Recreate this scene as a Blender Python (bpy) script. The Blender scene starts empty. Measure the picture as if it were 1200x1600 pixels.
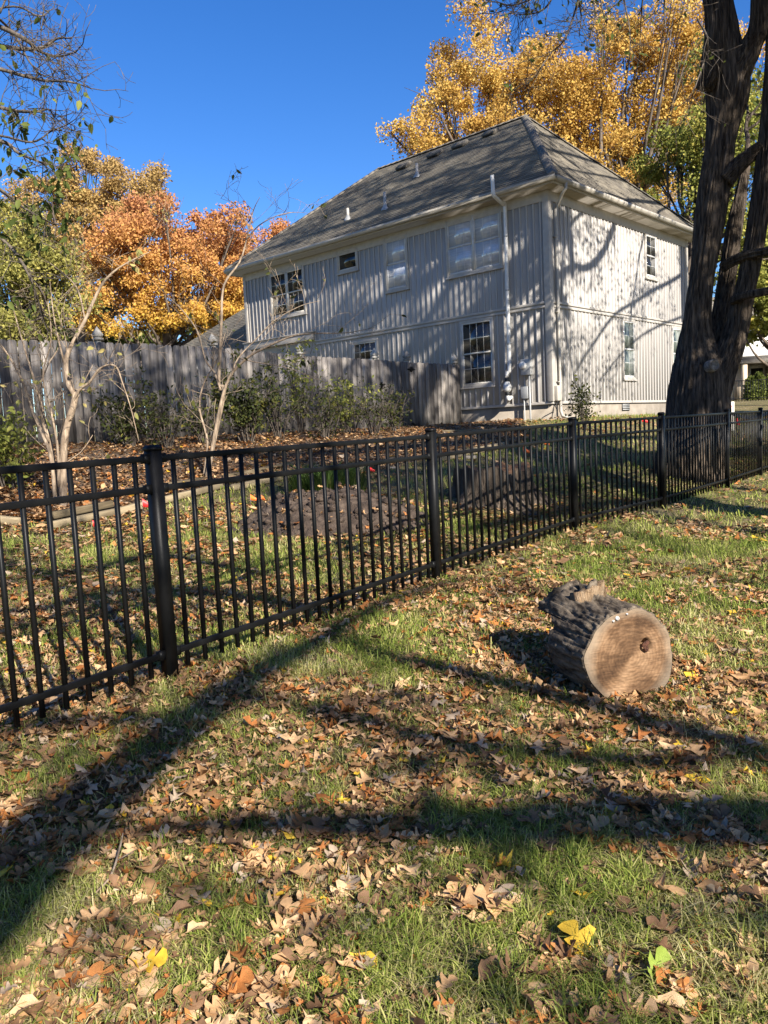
import bpy, math, random
import numpy as np
from mathutils import Vector, Matrix, Quaternion

R = math.radians
scene = bpy.context.scene
col = scene.collection

# ------------------------------------------------------------------ camera
EYE = np.array([0.0, 0.0, 1.5])
FPX = 1230.0                       # focal length in pixels of the 1200 x 1600 photograph
PITCH, ROLL = R(5.8), R(-2.8)
_r0 = np.array([1.0, 0, 0]); _u0 = np.array([0, math.sin(PITCH), math.cos(PITCH)])
CF = np.array([0, math.cos(PITCH), -math.sin(PITCH)])
CR = math.cos(ROLL) * _r0 + math.sin(ROLL) * _u0
CU = -math.sin(ROLL) * _r0 + math.cos(ROLL) * _u0
cam_data = bpy.data.cameras.new('camera')
cam = bpy.data.objects.new('camera', cam_data)
col.objects.link(cam)
cam_data.sensor_fit = 'AUTO'; cam_data.sensor_width = 36.0
cam_data.lens = FPX / 1600.0 * 36.0
cam_data.clip_start = 0.05; cam_data.clip_end = 1500
cam.matrix_world = Matrix(((CR[0], CU[0], -CF[0], EYE[0]), (CR[1], CU[1], -CF[1], EYE[1]),
                           (CR[2], CU[2], -CF[2], EYE[2]), (0, 0, 0, 1)))
scene.camera = cam

# ------------------------------------------------------------------ light
SUN_EL = R(31.5)
_sh = np.array([0.508, -0.861]); _sh /= np.linalg.norm(_sh)
SUN = np.array([_sh[0] * math.cos(SUN_EL), _sh[1] * math.cos(SUN_EL), math.sin(SUN_EL)])
world = bpy.data.worlds.new('World'); scene.world = world; world.use_nodes = True
nt = world.node_tree
bg = nt.nodes['Background']
sky = nt.nodes.new('ShaderNodeTexSky'); sky.sky_type = 'NISHITA'; sky.sun_disc = False
sky.sun_elevation = SUN_EL; sky.sun_rotation = math.atan2(_sh[0], _sh[1])
sky.air_density = 1.0; sky.dust_density = 0.3; sky.ozone_density = 4.0; sky.altitude = 300
hs = nt.nodes.new('ShaderNodeHueSaturation'); hs.inputs['Saturation'].default_value = 1.28; hs.inputs['Hue'].default_value = 0.512
nt.links.new(sky.outputs[0], hs.inputs['Color'])
nt.links.new(hs.outputs[0], bg.inputs['Color'])
bg.inputs['Strength'].default_value = 0.073
sun_data = bpy.data.lights.new('sun', 'SUN'); sun_data.energy = 5.0; sun_data.angle = R(0.53)
sun_data.color = (1.0, 0.935, 0.84)
sun = bpy.data.objects.new('sun', sun_data); col.objects.link(sun)
sun.rotation_euler = Vector(SUN).to_track_quat('Z', 'Y').to_euler(); sun.location = (8, -14, 20)
vs = scene.view_settings
vs.view_transform = 'Standard'; vs.look = 'None'; vs.gamma = 1.0; vs.use_curve_mapping = False
vs.exposure = 1.42
scene.render.engine = 'CYCLES'
scene.cycles.max_bounces = 6; scene.cycles.transparent_max_bounces = 12
scene.cycles.use_denoising = True

# ------------------------------------------------------------------ helpers
rng = np.random.default_rng(7)
random.seed(7)

def tag(o, label=None, cat=None, group=None, kind=None):
    if label: o['label'] = label
    if cat: o['category'] = cat
    if group: o['group'] = group
    if kind: o['kind'] = kind
    return o

def empty(name, loc=(0, 0, 0), rz=0.0, label=None, cat=None, group=None, kind=None, parent=None):
    o = bpy.data.objects.new(name, None); col.objects.link(o)
    o.location = loc; o.rotation_euler = (0, 0, rz); o.empty_display_size = 0.1
    if parent: o.parent = parent
    return tag(o, label, cat, group, kind)

def link(name, me, parent=None, mat=None, loc=None, rot=None, scale=None):
    o = bpy.data.objects.new(name, me); col.objects.link(o)
    if mat is not None and not me.materials: me.materials.append(mat)
    if parent: o.parent = parent
    if loc is not None: o.location = loc
    if rot is not None: o.rotation_euler = rot
    if scale is not None: o.scale = scale
    return o

def np_mesh(name, V, faces, mat=None, smooth=False, mats=None, mat_idx=None, uv=None):
    """mesh from an (N,3) array and a list of (M,3)/(M,4) index arrays"""
    me = bpy.data.meshes.new(name)
    V = np.asarray(V, dtype=np.float32)
    if not isinstance(faces, (list, tuple)): faces = [faces]
    faces = [np.asarray(f, dtype=np.int32) for f in faces if len(f)]
    me.vertices.add(len(V)); me.vertices.foreach_set('co', V.ravel())
    loops = np.concatenate([f.ravel() for f in faces])
    sizes = np.concatenate([np.full(len(f), f.shape[1], np.int32) for f in faces])
    starts = np.concatenate([[0], np.cumsum(sizes)[:-1]]).astype(np.int32)
    me.loops.add(len(loops)); me.loops.foreach_set('vertex_index', loops)
    me.polygons.add(len(sizes)); me.polygons.foreach_set('loop_start', starts)
    try: me.polygons.foreach_set('loop_total', sizes)
    except Exception: pass
    if smooth: me.polygons.foreach_set('use_smooth', np.ones(len(sizes), dtype=bool))
    if mats:
        for m in mats: me.materials.append(m)
        if mat_idx is not None: me.polygons.foreach_set('material_index', np.asarray(mat_idx, np.int32))
    elif mat is not None: me.materials.append(mat)
    if uv is not None:
        l = me.uv_layers.new(name='UVMap'); l.data.foreach_set('uv', np.asarray(uv, np.float32)[loops].ravel())
    me.update(calc_edges=True)
    return me

class MB:
    """collects solids into one mesh"""
    def __init__(s): s.V = []; s.Q = []; s.T = []; s.n = 0
    def add(s, V, F):
        V = np.asarray(V, float)
        for f in F:
            (s.Q if len(f) == 4 else s.T).append([i + s.n for i in f])
        s.V.append(V); s.n += len(V)
    def box(s, lo, hi):
        x0, y0, z0 = lo; x1, y1, z1 = hi
        s.add([(x0, y0, z0), (x1, y0, z0), (x1, y1, z0), (x0, y1, z0), (x0, y0, z1), (x1, y0, z1), (x1, y1, z1), (x0, y1, z1)],
              [(0, 3, 2, 1), (4, 5, 6, 7), (0, 1, 5, 4), (1, 2, 6, 5), (2, 3, 7, 6), (3, 0, 4, 7)])
    def obox(s, o, ex, ey, ez):
        """box from corner o with edge vectors"""
        o, ex, ey, ez = [np.asarray(a, float) for a in (o, ex, ey, ez)]
        s.add([o, o + ex, o + ex + ey, o + ey, o + ez, o + ex + ez, o + ex + ey + ez, o + ey + ez],
              [(0, 3, 2, 1), (4, 5, 6, 7), (0, 1, 5, 4), (1, 2, 6, 5), (2, 3, 7, 6), (3, 0, 4, 7)])
    def prism(s, pts, d):
        """extrude polygon pts along vector d"""
        p = np.asarray(pts, float); n = len(p); d = np.asarray(d, float)
        V = np.concatenate([p, p + d])
        F = [(i, (i + 1) % n, n + (i + 1) % n, n + i) for i in range(n)]
        c0 = len(V); V = np.concatenate([V, [p.mean(0)], [p.mean(0) + d]])
        F += [(c0, (i + 1) % n, i) for i in range(n)] + [(c0 + 1, n + i, n + (i + 1) % n) for i in range(n)]
        s.add(V, F)
    def tube(s, P, rad, n=6, cap=True):
        V, Q, T = tube_arrays(P, rad, n, cap)
        s.V.append(V); s.Q += (Q + s.n).tolist(); s.T += (T + s.n).tolist(); s.n += len(V)
    def lathe(s, o, prof, n=12, axis='z'):
        a = np.linspace(0, 2 * np.pi, n, endpoint=False); V = []
        for r, h in prof:
            c = np.stack([np.cos(a) * r, np.sin(a) * r, np.full(n, h)], 1)
            if axis == 'x': c = c[:, [2, 0, 1]]
            if axis == 'y': c = c[:, [0, 2, 1]] * np.array([-1, 1, 1])
            V.append(c)
        V = np.concatenate(V) + np.asarray(o, float); k = len(prof); F = []
        for j in range(k - 1):
            for i in range(n):
                F.append((j * n + i, j * n + (i + 1) % n, (j + 1) * n + (i + 1) % n, (j + 1) * n + i))
        s.add(V, F)
    def mesh(s, name, mat=None, smooth=False):
        V = np.concatenate(s.V)
        F = []
        if s.Q: F.append(np.array(s.Q))
        if s.T: F.append(np.array(s.T))
        return np_mesh(name, V, F, mat, smooth)
    def build(s, name, mat, parent=None, smooth=False, bevel=0, **k):
        o = link(name, s.mesh(name, mat, smooth), parent, None, **k)
        if bevel:
            b = o.modifiers.new('bevel', 'BEVEL'); b.width = bevel; b.segments = 2; b.limit_method = 'ANGLE'; b.angle_limit = R(40)
        return o

def tube_arrays(P, rad, n=6, cap=True):
    P = np.asarray(P, float); k = len(P)
    rad = np.broadcast_to(np.asarray(rad, float), (k,))
    T = np.gradient(P, axis=0); T /= np.linalg.norm(T, axis=1, keepdims=True) + 1e-9
    ref = np.array([0.13, 0.21, 0.97]) if abs(T[0][2]) < 0.9 else np.array([0.97, 0.2, 0.1])
    A = np.zeros_like(P); a = ref - T[0] * (ref @ T[0])
    for i in range(k):
        a = a - T[i] * (a @ T[i]); a /= np.linalg.norm(a) + 1e-9; A[i] = a
    B = np.cross(T, A); t = np.linspace(0, 2 * np.pi, n, endpoint=False)
    V = P[:, None, :] + rad[:, None, None] * (np.cos(t)[None, :, None] * A[:, None, :] + np.sin(t)[None, :, None] * B[:, None, :])
    V = V.reshape(-1, 3)
    i = np.arange(n); j = (i + 1) % n
    Q = np.concatenate([np.stack([r * n + i, r * n + j, (r + 1) * n + j, (r + 1) * n + i], 1) for r in range(k - 1)])
    Tt = np.zeros((0, 3), int)
    if cap:
        V = np.concatenate([V, P[:1], P[-1:]]); c0, c1 = k * n, k * n + 1
        Tt = np.concatenate([np.stack([np.full(n, c0), j, i], 1), np.stack([np.full(n, c1), (k - 1) * n + i, (k - 1) * n + j], 1)])
    return V, Q, Tt

def smooth_path(P, rad, m=4):
    """Catmull-Rom through the points"""
    P = np.asarray(P, float); rad = np.asarray(rad, float)
    X = np.concatenate([P, rad[:, None]], 1)
    X = np.concatenate([[2 * X[0] - X[1]], X, [2 * X[-1] - X[-2]]])
    out = []
    for i in range(1, len(X) - 2):
        p0, p1, p2, p3 = X[i - 1:i + 3]
        for t in np.linspace(0, 1, m, endpoint=False):
            out.append(0.5 * (2 * p1 + (p2 - p0) * t + (2 * p0 - 5 * p1 + 4 * p2 - p3) * t * t + (3 * p1 - p0 - 3 * p2 + p3) * t ** 3))
    out.append(X[-2]); out = np.array(out)
    return out[:, :3], np.maximum(out[:, 3], 0.0015)

# value noise ------------------------------------------------------
_perm = np.random.default_rng(3).random((256, 256))
def vnoise(x, y):
    xi = np.floor(x).astype(int); yi = np.floor(y).astype(int); fx = x - xi; fy = y - yi
    fx = fx * fx * (3 - 2 * fx); fy = fy * fy * (3 - 2 * fy)
    g = lambda a, b: _perm[a & 255, b & 255]
    return (g(xi, yi) * (1 - fx) + g(xi + 1, yi) * fx) * (1 - fy) + (g(xi, yi + 1) * (1 - fx) + g(xi + 1, yi + 1) * fx) * fy
def fbm(x, y, o=4):
    s = 0; a = 0.5; t = 0
    for _ in range(o):
        s = s + a * vnoise(x, y); t += a; x = x * 2.03 + 17.1; y = y * 2.03 + 5.7; a *= 0.5
    return s / t

# ------------------------------------------------------------------ terrain
HC = np.array([4.544, 20.745, 2.066])                 # foot of the siding at the house corner
HU = np.array([-0.7314, 0.6820, 0]); HV = np.array([0.6820, 0.7314, 0])
POST = np.array([[-2.62, 1.95, .235], [-1.164, 4.04, .258], [.401, 6.266, .282], [2.042, 8.381, .327], [3.553, 9.976, .345],
                 [5.368, 12.225, .362], [6.806, 14.14, .373], [8.35, 16.05, .40], [9.9, 17.95, .45]])
_ctrl = [(0, 0, 0), (-1.5, 2, .06), (1.2, 2, .02), (1.05, 3.75, .13), (0, 3.2, .1), (3, 4, .13), (5, 6, .2), (4.5, 8.5, .27), (8, 9, .28),
         (9, 13, .34), (-5, 2, .25), (-7, 6.5, .55), (-4.2, 5.3, .36), (-3.9, 8.7, .62), (-2.6, 11.6, .93), (-.6, 7.8, .43), (1.2, 9.4, .6),
         (-1.1, 12, .98), (1.3, 13, 1.0), (4, 16, 1.15), (5, 12.8, .55), (6, 16, .95), (8, 20, 1.3), (9, 26, 1.6), (13, 22, 1.2), (12, 32, 1.9),
         (20, 45, 2.3), (30, 48, 2.4), (16, 60, 2.6), (-12, 30, 1.9), (0, 45, 2.0), (-25, 40, 2.1), (5, 80, 2.6), (60, 60, 2.6), (-60, 40, 2.2),
         (40, 10, .5), (-40, 0, .6), (0, -12, -.3), (15, -10, -.2), (0, -60, -.8), (150, 150, 3), (-150, 150, 3), (150, -150, -1.5), (-150, -150, -1),
         (-9, 10.8, 1.45), (-12, 9, 1.5)]
_ctrl += [tuple(p) for p in POST]
for _v in (0, -3, -6, -9, -12.6, -15): _p = HC + 2.98 * HU + _v * HV; _ctrl.append((_p[0], _p[1], 1.54)); _q = _p + 3 * HU; _ctrl.append((_q[0], _q[1], 1.58))
for _u in (0, 3, 7, 12.6): _p = HC + _u * HU; _ctrl.append((_p[0], _p[1], 1.6))
for _v in (4.5, 9): _p = HC + _v * HV; _ctrl.append((_p[0], _p[1], 1.62))
_ctrl = np.array(_ctrl, float)
def _phi(d2): return d2 * np.log(d2 + 1e-9) * 0.5
_n = len(_ctrl)
_d2 = ((_ctrl[:, None, :2] - _ctrl[None, :, :2]) ** 2).sum(-1)
_A = np.zeros((_n + 3, _n + 3)); _A[:_n, :_n] = _phi(_d2) + 0.6 * np.eye(_n)
_A[:_n, _n] = 1; _A[:_n, _n + 1:] = _ctrl[:, :2]; _A[_n, :_n] = 1; _A[_n + 1:, :_n] = _ctrl[:, :2].T
_w = np.linalg.solve(_A, np.concatenate([_ctrl[:, 2], [0, 0, 0]]))
def g(x, y):
    """height of the ground"""
    x = np.asarray(x, float); y = np.asarray(y, float); sh = x.shape; x = x.ravel(); y = y.ravel()
    out = np.empty(len(x))
    for s in range(0, len(x), 20000):
        xs = x[s:s + 20000]; ys = y[s:s + 20000]
        d2 = (xs[:, None] - _ctrl[None, :, 0]) ** 2 + (ys[:, None] - _ctrl[None, :, 1]) ** 2
        out[s:s + 20000] = _phi(d2) @ _w[:_n] + _w[_n] + _w[_n + 1] * xs + _w[_n + 2] * ys
    out = out + 0.035 * (fbm(x * 1.3, y * 1.3, 3) - 0.5) + 0.03 * (fbm(x * 4 + 9, y * 4, 2) - .5) * np.exp(-np.hypot(x, y) / 14)
    return out.reshape(sh)
def g1(x, y): return float(g(np.array([x]), np.array([y]))[0])
def ray(px, py): return CF + CR * (px - 600) / FPX + CU * (800 - py) / FPX
def gp(px, py):
    """the point of the ground that the photograph shows at a pixel"""
    d = ray(px, py); d = d / np.linalg.norm(d)
    t = np.concatenate([np.arange(1.2, 30, .04), np.arange(30, 120, .3)])
    P = EYE + t[:, None] * d; below = np.where(P[:, 2] < g(P[:, 0], P[:, 1]))[0]
    return P[below[0]] if len(below) else P[-1]
def at(px, py, Y):
    """the point at distance Y in front of the camera's foot seen at a pixel"""
    d = ray(px, py); return EYE + d * (Y / d[1])
def onplane(px, py, p0, n):
    d = ray(px, py); return EYE + d * (((p0 - EYE) @ n) / (d @ n))

# ------------------------------------------------------------------ materials
def new_mat(name):
    m = bpy.data.materials.new(name); m.use_nodes = True
    return m, m.node_tree, m.node_tree.nodes['Principled BSDF']
def N(nt, t, **k):
    n = nt.nodes.new(t)
    for a, b in k.items():
        if a in n.inputs.keys(): n.inputs[a].default_value = b
        else: setattr(n, a, b)
    return n
def ramp(nt, stops, interp='LINEAR'):
    r = nt.nodes.new('ShaderNodeValToRGB'); e = r.color_ramp.elements
    r.color_ramp.interpolation = interp
    while len(e) > 1: e.remove(e[-1])
    e[0].position = stops[0][0]; e[0].color = (*stops[0][1], 1)
    for p, c in stops[1:]:
        x = e.new(p); x.color = (*c, 1)
    return r
def c3(*a): return tuple(a)

def mat_noise(name, stops, scale=(1, 1, 1), nscale=5.0, rough=0.8, detail=6, bump=0.0, bscale=None, spec=0.3, dist=0.02, coord='Object', metallic=0, ior=None):
    m, nt, b = new_mat(name)
    tc = N(nt, 'ShaderNodeTexCoord'); mp = N(nt, 'ShaderNodeMapping'); mp.inputs['Scale'].default_value = scale
    nt.links.new(tc.outputs[coord], mp.inputs[0])
    no = N(nt, 'ShaderNodeTexNoise', Scale=nscale, Detail=detail, Roughness=0.6)
    nt.links.new(mp.outputs[0], no.inputs['Vector'])
    r = ramp(nt, stops); nt.links.new(no.outputs[0], r.inputs[0]); nt.links.new(r.outputs[0], b.inputs['Base Color'])
    b.inputs['Roughness'].default_value = rough; b.inputs['Specular IOR Level'].default_value = spec; b.inputs['Metallic'].default_value = metallic
    if bump:
        n2 = N(nt, 'ShaderNodeTexNoise', Scale=bscale or nscale * 3, Detail=5, Roughness=0.65); nt.links.new(mp.outputs[0], n2.inputs['Vector'])
        bp = N(nt, 'ShaderNodeBump', Strength=bump, Distance=dist); nt.links.new(n2.outputs[0], bp.inputs['Height']); nt.links.new(bp.outputs[0], b.inputs['Normal'])
    if ior: b.inputs['IOR'].default_value = ior
    return m

def mat_leaf(name, stops, transl=0.35, rough=0.65, cl_scale=0.6, cl_amt=0.35, zgrad=None, spec=0.12, vein=False):
    """leaves: each leaf its own tone, clumps drift in hue; some light passes through"""
    m, nt, b = new_mat(name)
    geo = N(nt, 'ShaderNodeNewGeometry'); tc = N(nt, 'ShaderNodeTexCoord')
    no = N(nt, 'ShaderNodeTexNoise', Scale=cl_scale, Detail=2); nt.links.new(tc.outputs['Object'], no.inputs['Vector'])
    m1 = N(nt, 'ShaderNodeMath', operation='MULTIPLY'); m1.inputs[1].default_value = 1 - cl_amt
    nt.links.new(geo.outputs['Random Per Island'], m1.inputs[0])
    mr = N(nt, 'ShaderNodeMapRange'); mr.inputs[1].default_value = 0.3; mr.inputs[2].default_value = 0.7; mr.inputs[4].default_value = cl_amt
    nt.links.new(no.outputs[0], mr.inputs[0])
    ad = N(nt, 'ShaderNodeMath', operation='ADD'); nt.links.new(m1.outputs[0], ad.inputs[0]); nt.links.new(mr.outputs[0], ad.inputs[1])
    last = ad
    if zgrad:                                    # the tree's own change of leaf colour from bottom to top
        sp = N(nt, 'ShaderNodeSeparateXYZ'); nt.links.new(tc.outputs['Object'], sp.inputs[0])
        mz = N(nt, 'ShaderNodeMapRange'); mz.inputs[1].default_value = zgrad[0]; mz.inputs[2].default_value = zgrad[1]
        nt.links.new(sp.outputs[2], mz.inputs[0])
        mx = N(nt, 'ShaderNodeMath', operation='MULTIPLY'); mx.inputs[1].default_value = zgrad[2]; nt.links.new(mz.outputs[0], mx.inputs[0])
        m3 = N(nt, 'ShaderNodeMath', operation='MULTIPLY'); m3.inputs[1].default_value = 1 - zgrad[2]; nt.links.new(ad.outputs[0], m3.inputs[0])
        a2 = N(nt, 'ShaderNodeMath', operation='ADD'); nt.links.new(mx.outputs[0], a2.inputs[0]); nt.links.new(m3.outputs[0], a2.inputs[1]); last = a2
    r = ramp(nt, stops); nt.links.new(last.outputs[0], r.inputs[0])
    colr = r.outputs[0]
    if vein:
        n3 = N(nt, 'ShaderNodeTexNoise', Scale=45.0, Detail=4); nt.links.new(tc.outputs['Object'], n3.inputs['Vector'])
        rr = ramp(nt, [(0.3, (0.72, .7, .68)), (0.65, (1.12, 1.1, 1.08))]); nt.links.new(n3.outputs[0], rr.inputs[0])
        mm = N(nt, 'ShaderNodeMixRGB', blend_type='MULTIPLY'); mm.inputs[0].default_value = 1
        nt.links.new(colr, mm.inputs[1]); nt.links.new(rr.outputs[0], mm.inputs[2]); colr = mm.outputs[0]
        bp = N(nt, 'ShaderNodeBump', Strength=0.25, Distance=0.004); nt.links.new(n3.outputs[0], bp.inputs['Height']); nt.links.new(bp.outputs[0], b.inputs['Normal'])
    nt.links.new(colr, b.inputs['Base Color'])
    b.inputs['Roughness'].default_value = rough; b.inputs['Specular IOR Level'].default_value = spec
    tr = N(nt, 'ShaderNodeBsdfTranslucent'); nt.links.new(colr, tr.inputs['Color'])
    mix = N(nt, 'ShaderNodeMixShader'); mix.inputs[0].default_value = transl
    nt.links.new(b.outputs[0], mix.inputs[1]); nt.links.new(tr.outputs[0], mix.inputs[2])
    nt.links.new(mix.outputs[0], nt.nodes['Material Output'].inputs['Surface'])
    return m

def mat_plain(name, c, rough=0.5, spec=0.4, metallic=0, var=0.12, nscale=8.0, bump=0.0):
    return mat_noise(name, [(0.3, tuple(max(0, x * (1 - var)) for x in c)), (0.7, tuple(min(1, x * (1 + var)) for x in c))], nscale=nscale, rough=rough, spec=spec, metallic=metallic, bump=bump)

def mat_bark(name, dark, light, scale=(9, 9, 1.6), bump=1.0, dist=0.03, fleck=None):
    m, nt, b = new_mat(name)
    tc = N(nt, 'ShaderNodeTexCoord'); mp = N(nt, 'ShaderNodeMapping'); mp.inputs['Scale'].default_value = scale
    nt.links.new(tc.outputs['Object'], mp.inputs[0])
    no = N(nt, 'ShaderNodeTexNoise', Scale=1.6, Detail=7, Roughness=0.62); nt.links.new(mp.outputs[0], no.inputs['Vector'])
    n2 = N(nt, 'ShaderNodeTexNoise', Scale=0.9, Detail=3); nt.links.new(tc.outputs['Object'], n2.inputs['Vector'])
    r = ramp(nt, [(0.36, dark), (0.52, tuple((a + c) / 2 for a, c in zip(dark, light))), (0.66, light)]); nt.links.new(no.outputs[0], r.inputs[0])
    rr = ramp(nt, [(0.3, (.7, .7, .72)), (0.7, (1.2, 1.17, 1.1))]); nt.links.new(n2.outputs[0], rr.inputs[0])
    mm = N(nt, 'ShaderNodeMixRGB', blend_type='MULTIPLY'); mm.inputs[0].default_value = 1
    nt.links.new(r.outputs[0], mm.inputs[1]); nt.links.new(rr.outputs[0], mm.inputs[2]); nt.links.new(mm.outputs[0], b.inputs['Base Color'])
    b.inputs['Roughness'].default_value = 0.92; b.inputs['Specular IOR Level'].default_value = 0.15
    bp = N(nt, 'ShaderNodeBump', Strength=bump, Distance=dist); nt.links.new(no.outputs[0], bp.inputs['Height']); nt.links.new(bp.outputs[0], b.inputs['Normal'])
    return m

def mat_board(name, tones, scale=(14, 14, 0.9), bump=0.4):
    """weathered timber: grain along the piece, each piece its own tone, stains of its own"""
    m, nt, b = new_mat(name)
    tc = N(nt, 'ShaderNodeTexCoord'); oi = N(nt, 'ShaderNodeObjectInfo')
    ad = N(nt, 'ShaderNodeVectorMath', operation='ADD'); nt.links.new(tc.outputs['Object'], ad.inputs[0])
    ml = N(nt, 'ShaderNodeVectorMath', operation='SCALE'); ml.inputs['Scale'].default_value = 7.3; nt.links.new(oi.outputs['Location'], ml.inputs[0]); nt.links.new(ml.outputs[0], ad.inputs[1])
    mp = N(nt, 'ShaderNodeMapping'); mp.inputs['Scale'].default_value = scale; nt.links.new(ad.outputs[0], mp.inputs[0])
    no = N(nt, 'ShaderNodeTexNoise', Scale=2.0, Detail=7, Roughness=0.6); nt.links.new(mp.outputs[0], no.inputs['Vector'])
    n2 = N(nt, 'ShaderNodeTexNoise', Scale=1.7, Detail=4); nt.links.new(ad.outputs[0], n2.inputs['Vector'])
    sm = N(nt, 'ShaderNodeMath', operation='ADD'); nt.links.new(no.outputs[0], sm.inputs[0])
    k = N(nt, 'ShaderNodeMath', operation='MULTIPLY_ADD'); k.inputs[1].default_value = 0.35; k.inputs[2].default_value = -0.17; nt.links.new(oi.outputs['Random'], k.inputs[0])
    nt.links.new(k.outputs[0], sm.inputs[1])
    r = ramp(nt, tones); nt.links.new(sm.outputs[0], r.inputs[0])
    rr = ramp(nt, [(0.32, (.55, .54, .55)), (0.6, (1.1, 1.08, 1.05))]); nt.links.new(n2.outputs[0], rr.inputs[0])
    mm = N(nt, 'ShaderNodeMixRGB', blend_type='MULTIPLY'); mm.inputs[0].default_value = 1
    nt.links.new(r.outputs[0], mm.inputs[1]); nt.links.new(rr.outputs[0], mm.inputs[2]); nt.links.new(mm.outputs[0], b.inputs['Base Color'])
    b.inputs['Roughness'].default_value = 0.9; b.inputs['Specular IOR Level'].default_value = 0.15
    bp = N(nt, 'ShaderNodeBump', Strength=bump, Distance=0.006); nt.links.new(no.outputs[0], bp.inputs['Height']); nt.links.new(bp.outputs[0], b.inputs['Normal'])
    return m

def mat_glass(name, tint=(0.9, 0.95, 1), refl=0.35):
    m, nt, b = new_mat(name); nt.nodes.remove(b)
    gl = N(nt, 'ShaderNodeBsdfGlossy', Roughness=0.03); gl.inputs['Color'].default_value = (*tint, 1)
    tr = N(nt, 'ShaderNodeBsdfTransparent'); tr.inputs['Color'].default_value = (.82, .86, .86, 1)
    lw = N(nt, 'ShaderNodeLayerWeight', Blend=0.35)
    ma = N(nt, 'ShaderNodeMath', operation='MULTIPLY_ADD'); ma.inputs[1].default_value = 0.32; ma.inputs[2].default_value = refl; nt.links.new(lw.outputs['Fresnel'], ma.inputs[0])
    mix = N(nt, 'ShaderNodeMixShader'); nt.links.new(ma.outputs[0], mix.inputs[0]); nt.links.new(tr.outputs[0], mix.inputs[1]); nt.links.new(gl.outputs[0], mix.inputs[2])
    nt.links.new(mix.outputs[0], nt.nodes['Material Output'].inputs['Surface'])
    return m

M = {}
M['metal'] = mat_noise('black_metal', [(0.3, (.004, .004, .004)), (0.75, (.008, .008, .008))], nscale=14, rough=0.42, spec=0.12, bump=0.04)
M['siding'] = mat_noise('siding_paint', [(0.3, (.31, .289, .265)), (0.7, (.40, .378, .35))], scale=(1, 1, .25), nscale=2.5, rough=0.7, spec=0.25, bump=0.15, bscale=60, dist=.003)
M['trim'] = mat_plain('trim_paint', (.35, .32, .28), rough=0.6)
M['sash'] = mat_plain('sash_paint', (.50, .49, .465), rough=0.45)
M['cream'] = mat_plain('cream_paint', (.50, .47, .41), rough=0.5)
M['gutter'] = mat_plain('gutter_metal', (.34, .31, .26), rough=0.45)
M['concrete'] = mat_noise('foundation_concrete', [(0.3, (.16, .135, .105)), (0.7, (.26, .225, .18))], nscale=3, rough=0.9, bump=0.3)
M['pvc'] = mat_plain('white_pipe', (.60, .585, .55), rough=0.4, var=.06)
M['grey_metal'] = mat_plain('grey_metal', (.30, .30, .29), rough=0.45)
M['dark'] = mat_plain('dark_rubber', (.02, .02, .02), rough=0.6)
M['glass'] = mat_noise('window_pane', [(0.3, (.010, .011, .011)), (0.7, (.022, .023, .022))], nscale=1.2, rough=.04, spec=.5, ior=1.6)
M['glass_blind'] = mat_noise('blind_lined_pane', [(0.3, (.36, .385, .42)), (0.7, (.47, .50, .54))], scale=(1, 1, 16), nscale=2.0, rough=.05, spec=.5, ior=2.1)
M['blind'] = mat_noise('blind_cloth', [(0.3, (.60, .62, .64)), (0.7, (.72, .74, .76))], scale=(1, 1, 22), nscale=2.0, rough=0.8)
M['glass_dim'] = mat_noise('grey_green_pane', [(0.3, (.075, .09, .08)), (0.7, (.14, .165, .145))], nscale=1.5, rough=.05, spec=.5, ior=1.6)  # muted grey-green pane, tone varying gently at random
M['interior'] = mat_plain('dim_interior', (.015, .016, .016), rough=0.9, var=.4, nscale=2)
M['plank'] = mat_board('weathered_plank', [(0.25, (.075, .068, .064)), (0.5, (.16, .146, .134)), (0.75, (.30, .27, .24))])
M['post_wood'] = mat_board('weathered_post', [(0.3, (.22, .21, .19)), (0.7, (.42, .40, .36))])
M['timber'] = mat_board('landscape_timber', [(0.25, (.09, .07, .042)), (0.5, (.17, .135, .082)), (0.75, (.27, .22, .14))], scale=(1.2, 14, 14))
M['bark_big'] = mat_bark('ridged_bark', (.018, .014, .011), (.13, .102, .078), scale=(17, 17, 1.5), bump=1.0, dist=.05)
M['bark_far'] = mat_bark('grey_bark', (.05, .04, .033), (.16, .13, .105), scale=(4, 4, .8), bump=.6)
M['twig'] = mat_bark('pale_twig_bark', (.15, .11, .078), (.37, .29, .21), scale=(20, 20, 5), bump=.5, dist=.01)
M['twig_dark'] = mat_bark('dark_twig_bark', (.05, .042, .036), (.15, .125, .10), scale=(20, 20, 5), bump=.4, dist=.01)
M['bark_log'] = mat_bark('furrowed_log_bark', (.026, .020, .015), (.205, .165, .12), scale=(5, 16, 16), bump=.8, dist=.015)
M['soil'] = mat_noise('dug_soil', [(0.3, (.022, .015, .011)), (0.5, (.06, .042, .031)), (0.72, (.125, .092, .068))], nscale=9, rough=0.95, bump=1.0, bscale=26, dist=.05)
M['flag_red'] = mat_plain('red_flag_plastic', (.75, .03, .03), rough=.5)
M['flag_orange'] = mat_plain('orange_flag_plastic', (.85, .17, .03), rough=.5)
M['flag_white'] = mat_plain('white_flag_plastic', (.7, .68, .66), rough=.5)
M['wire'] = mat_plain('thin_wire', (.12, .12, .12), rough=.4)
M['white_wall'] = mat_plain('white_siding', (.78, .76, .70), rough=.7)
M['tan_wall'] = mat_plain('tan_wall', (.52, .42, .30), rough=.7)

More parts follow.
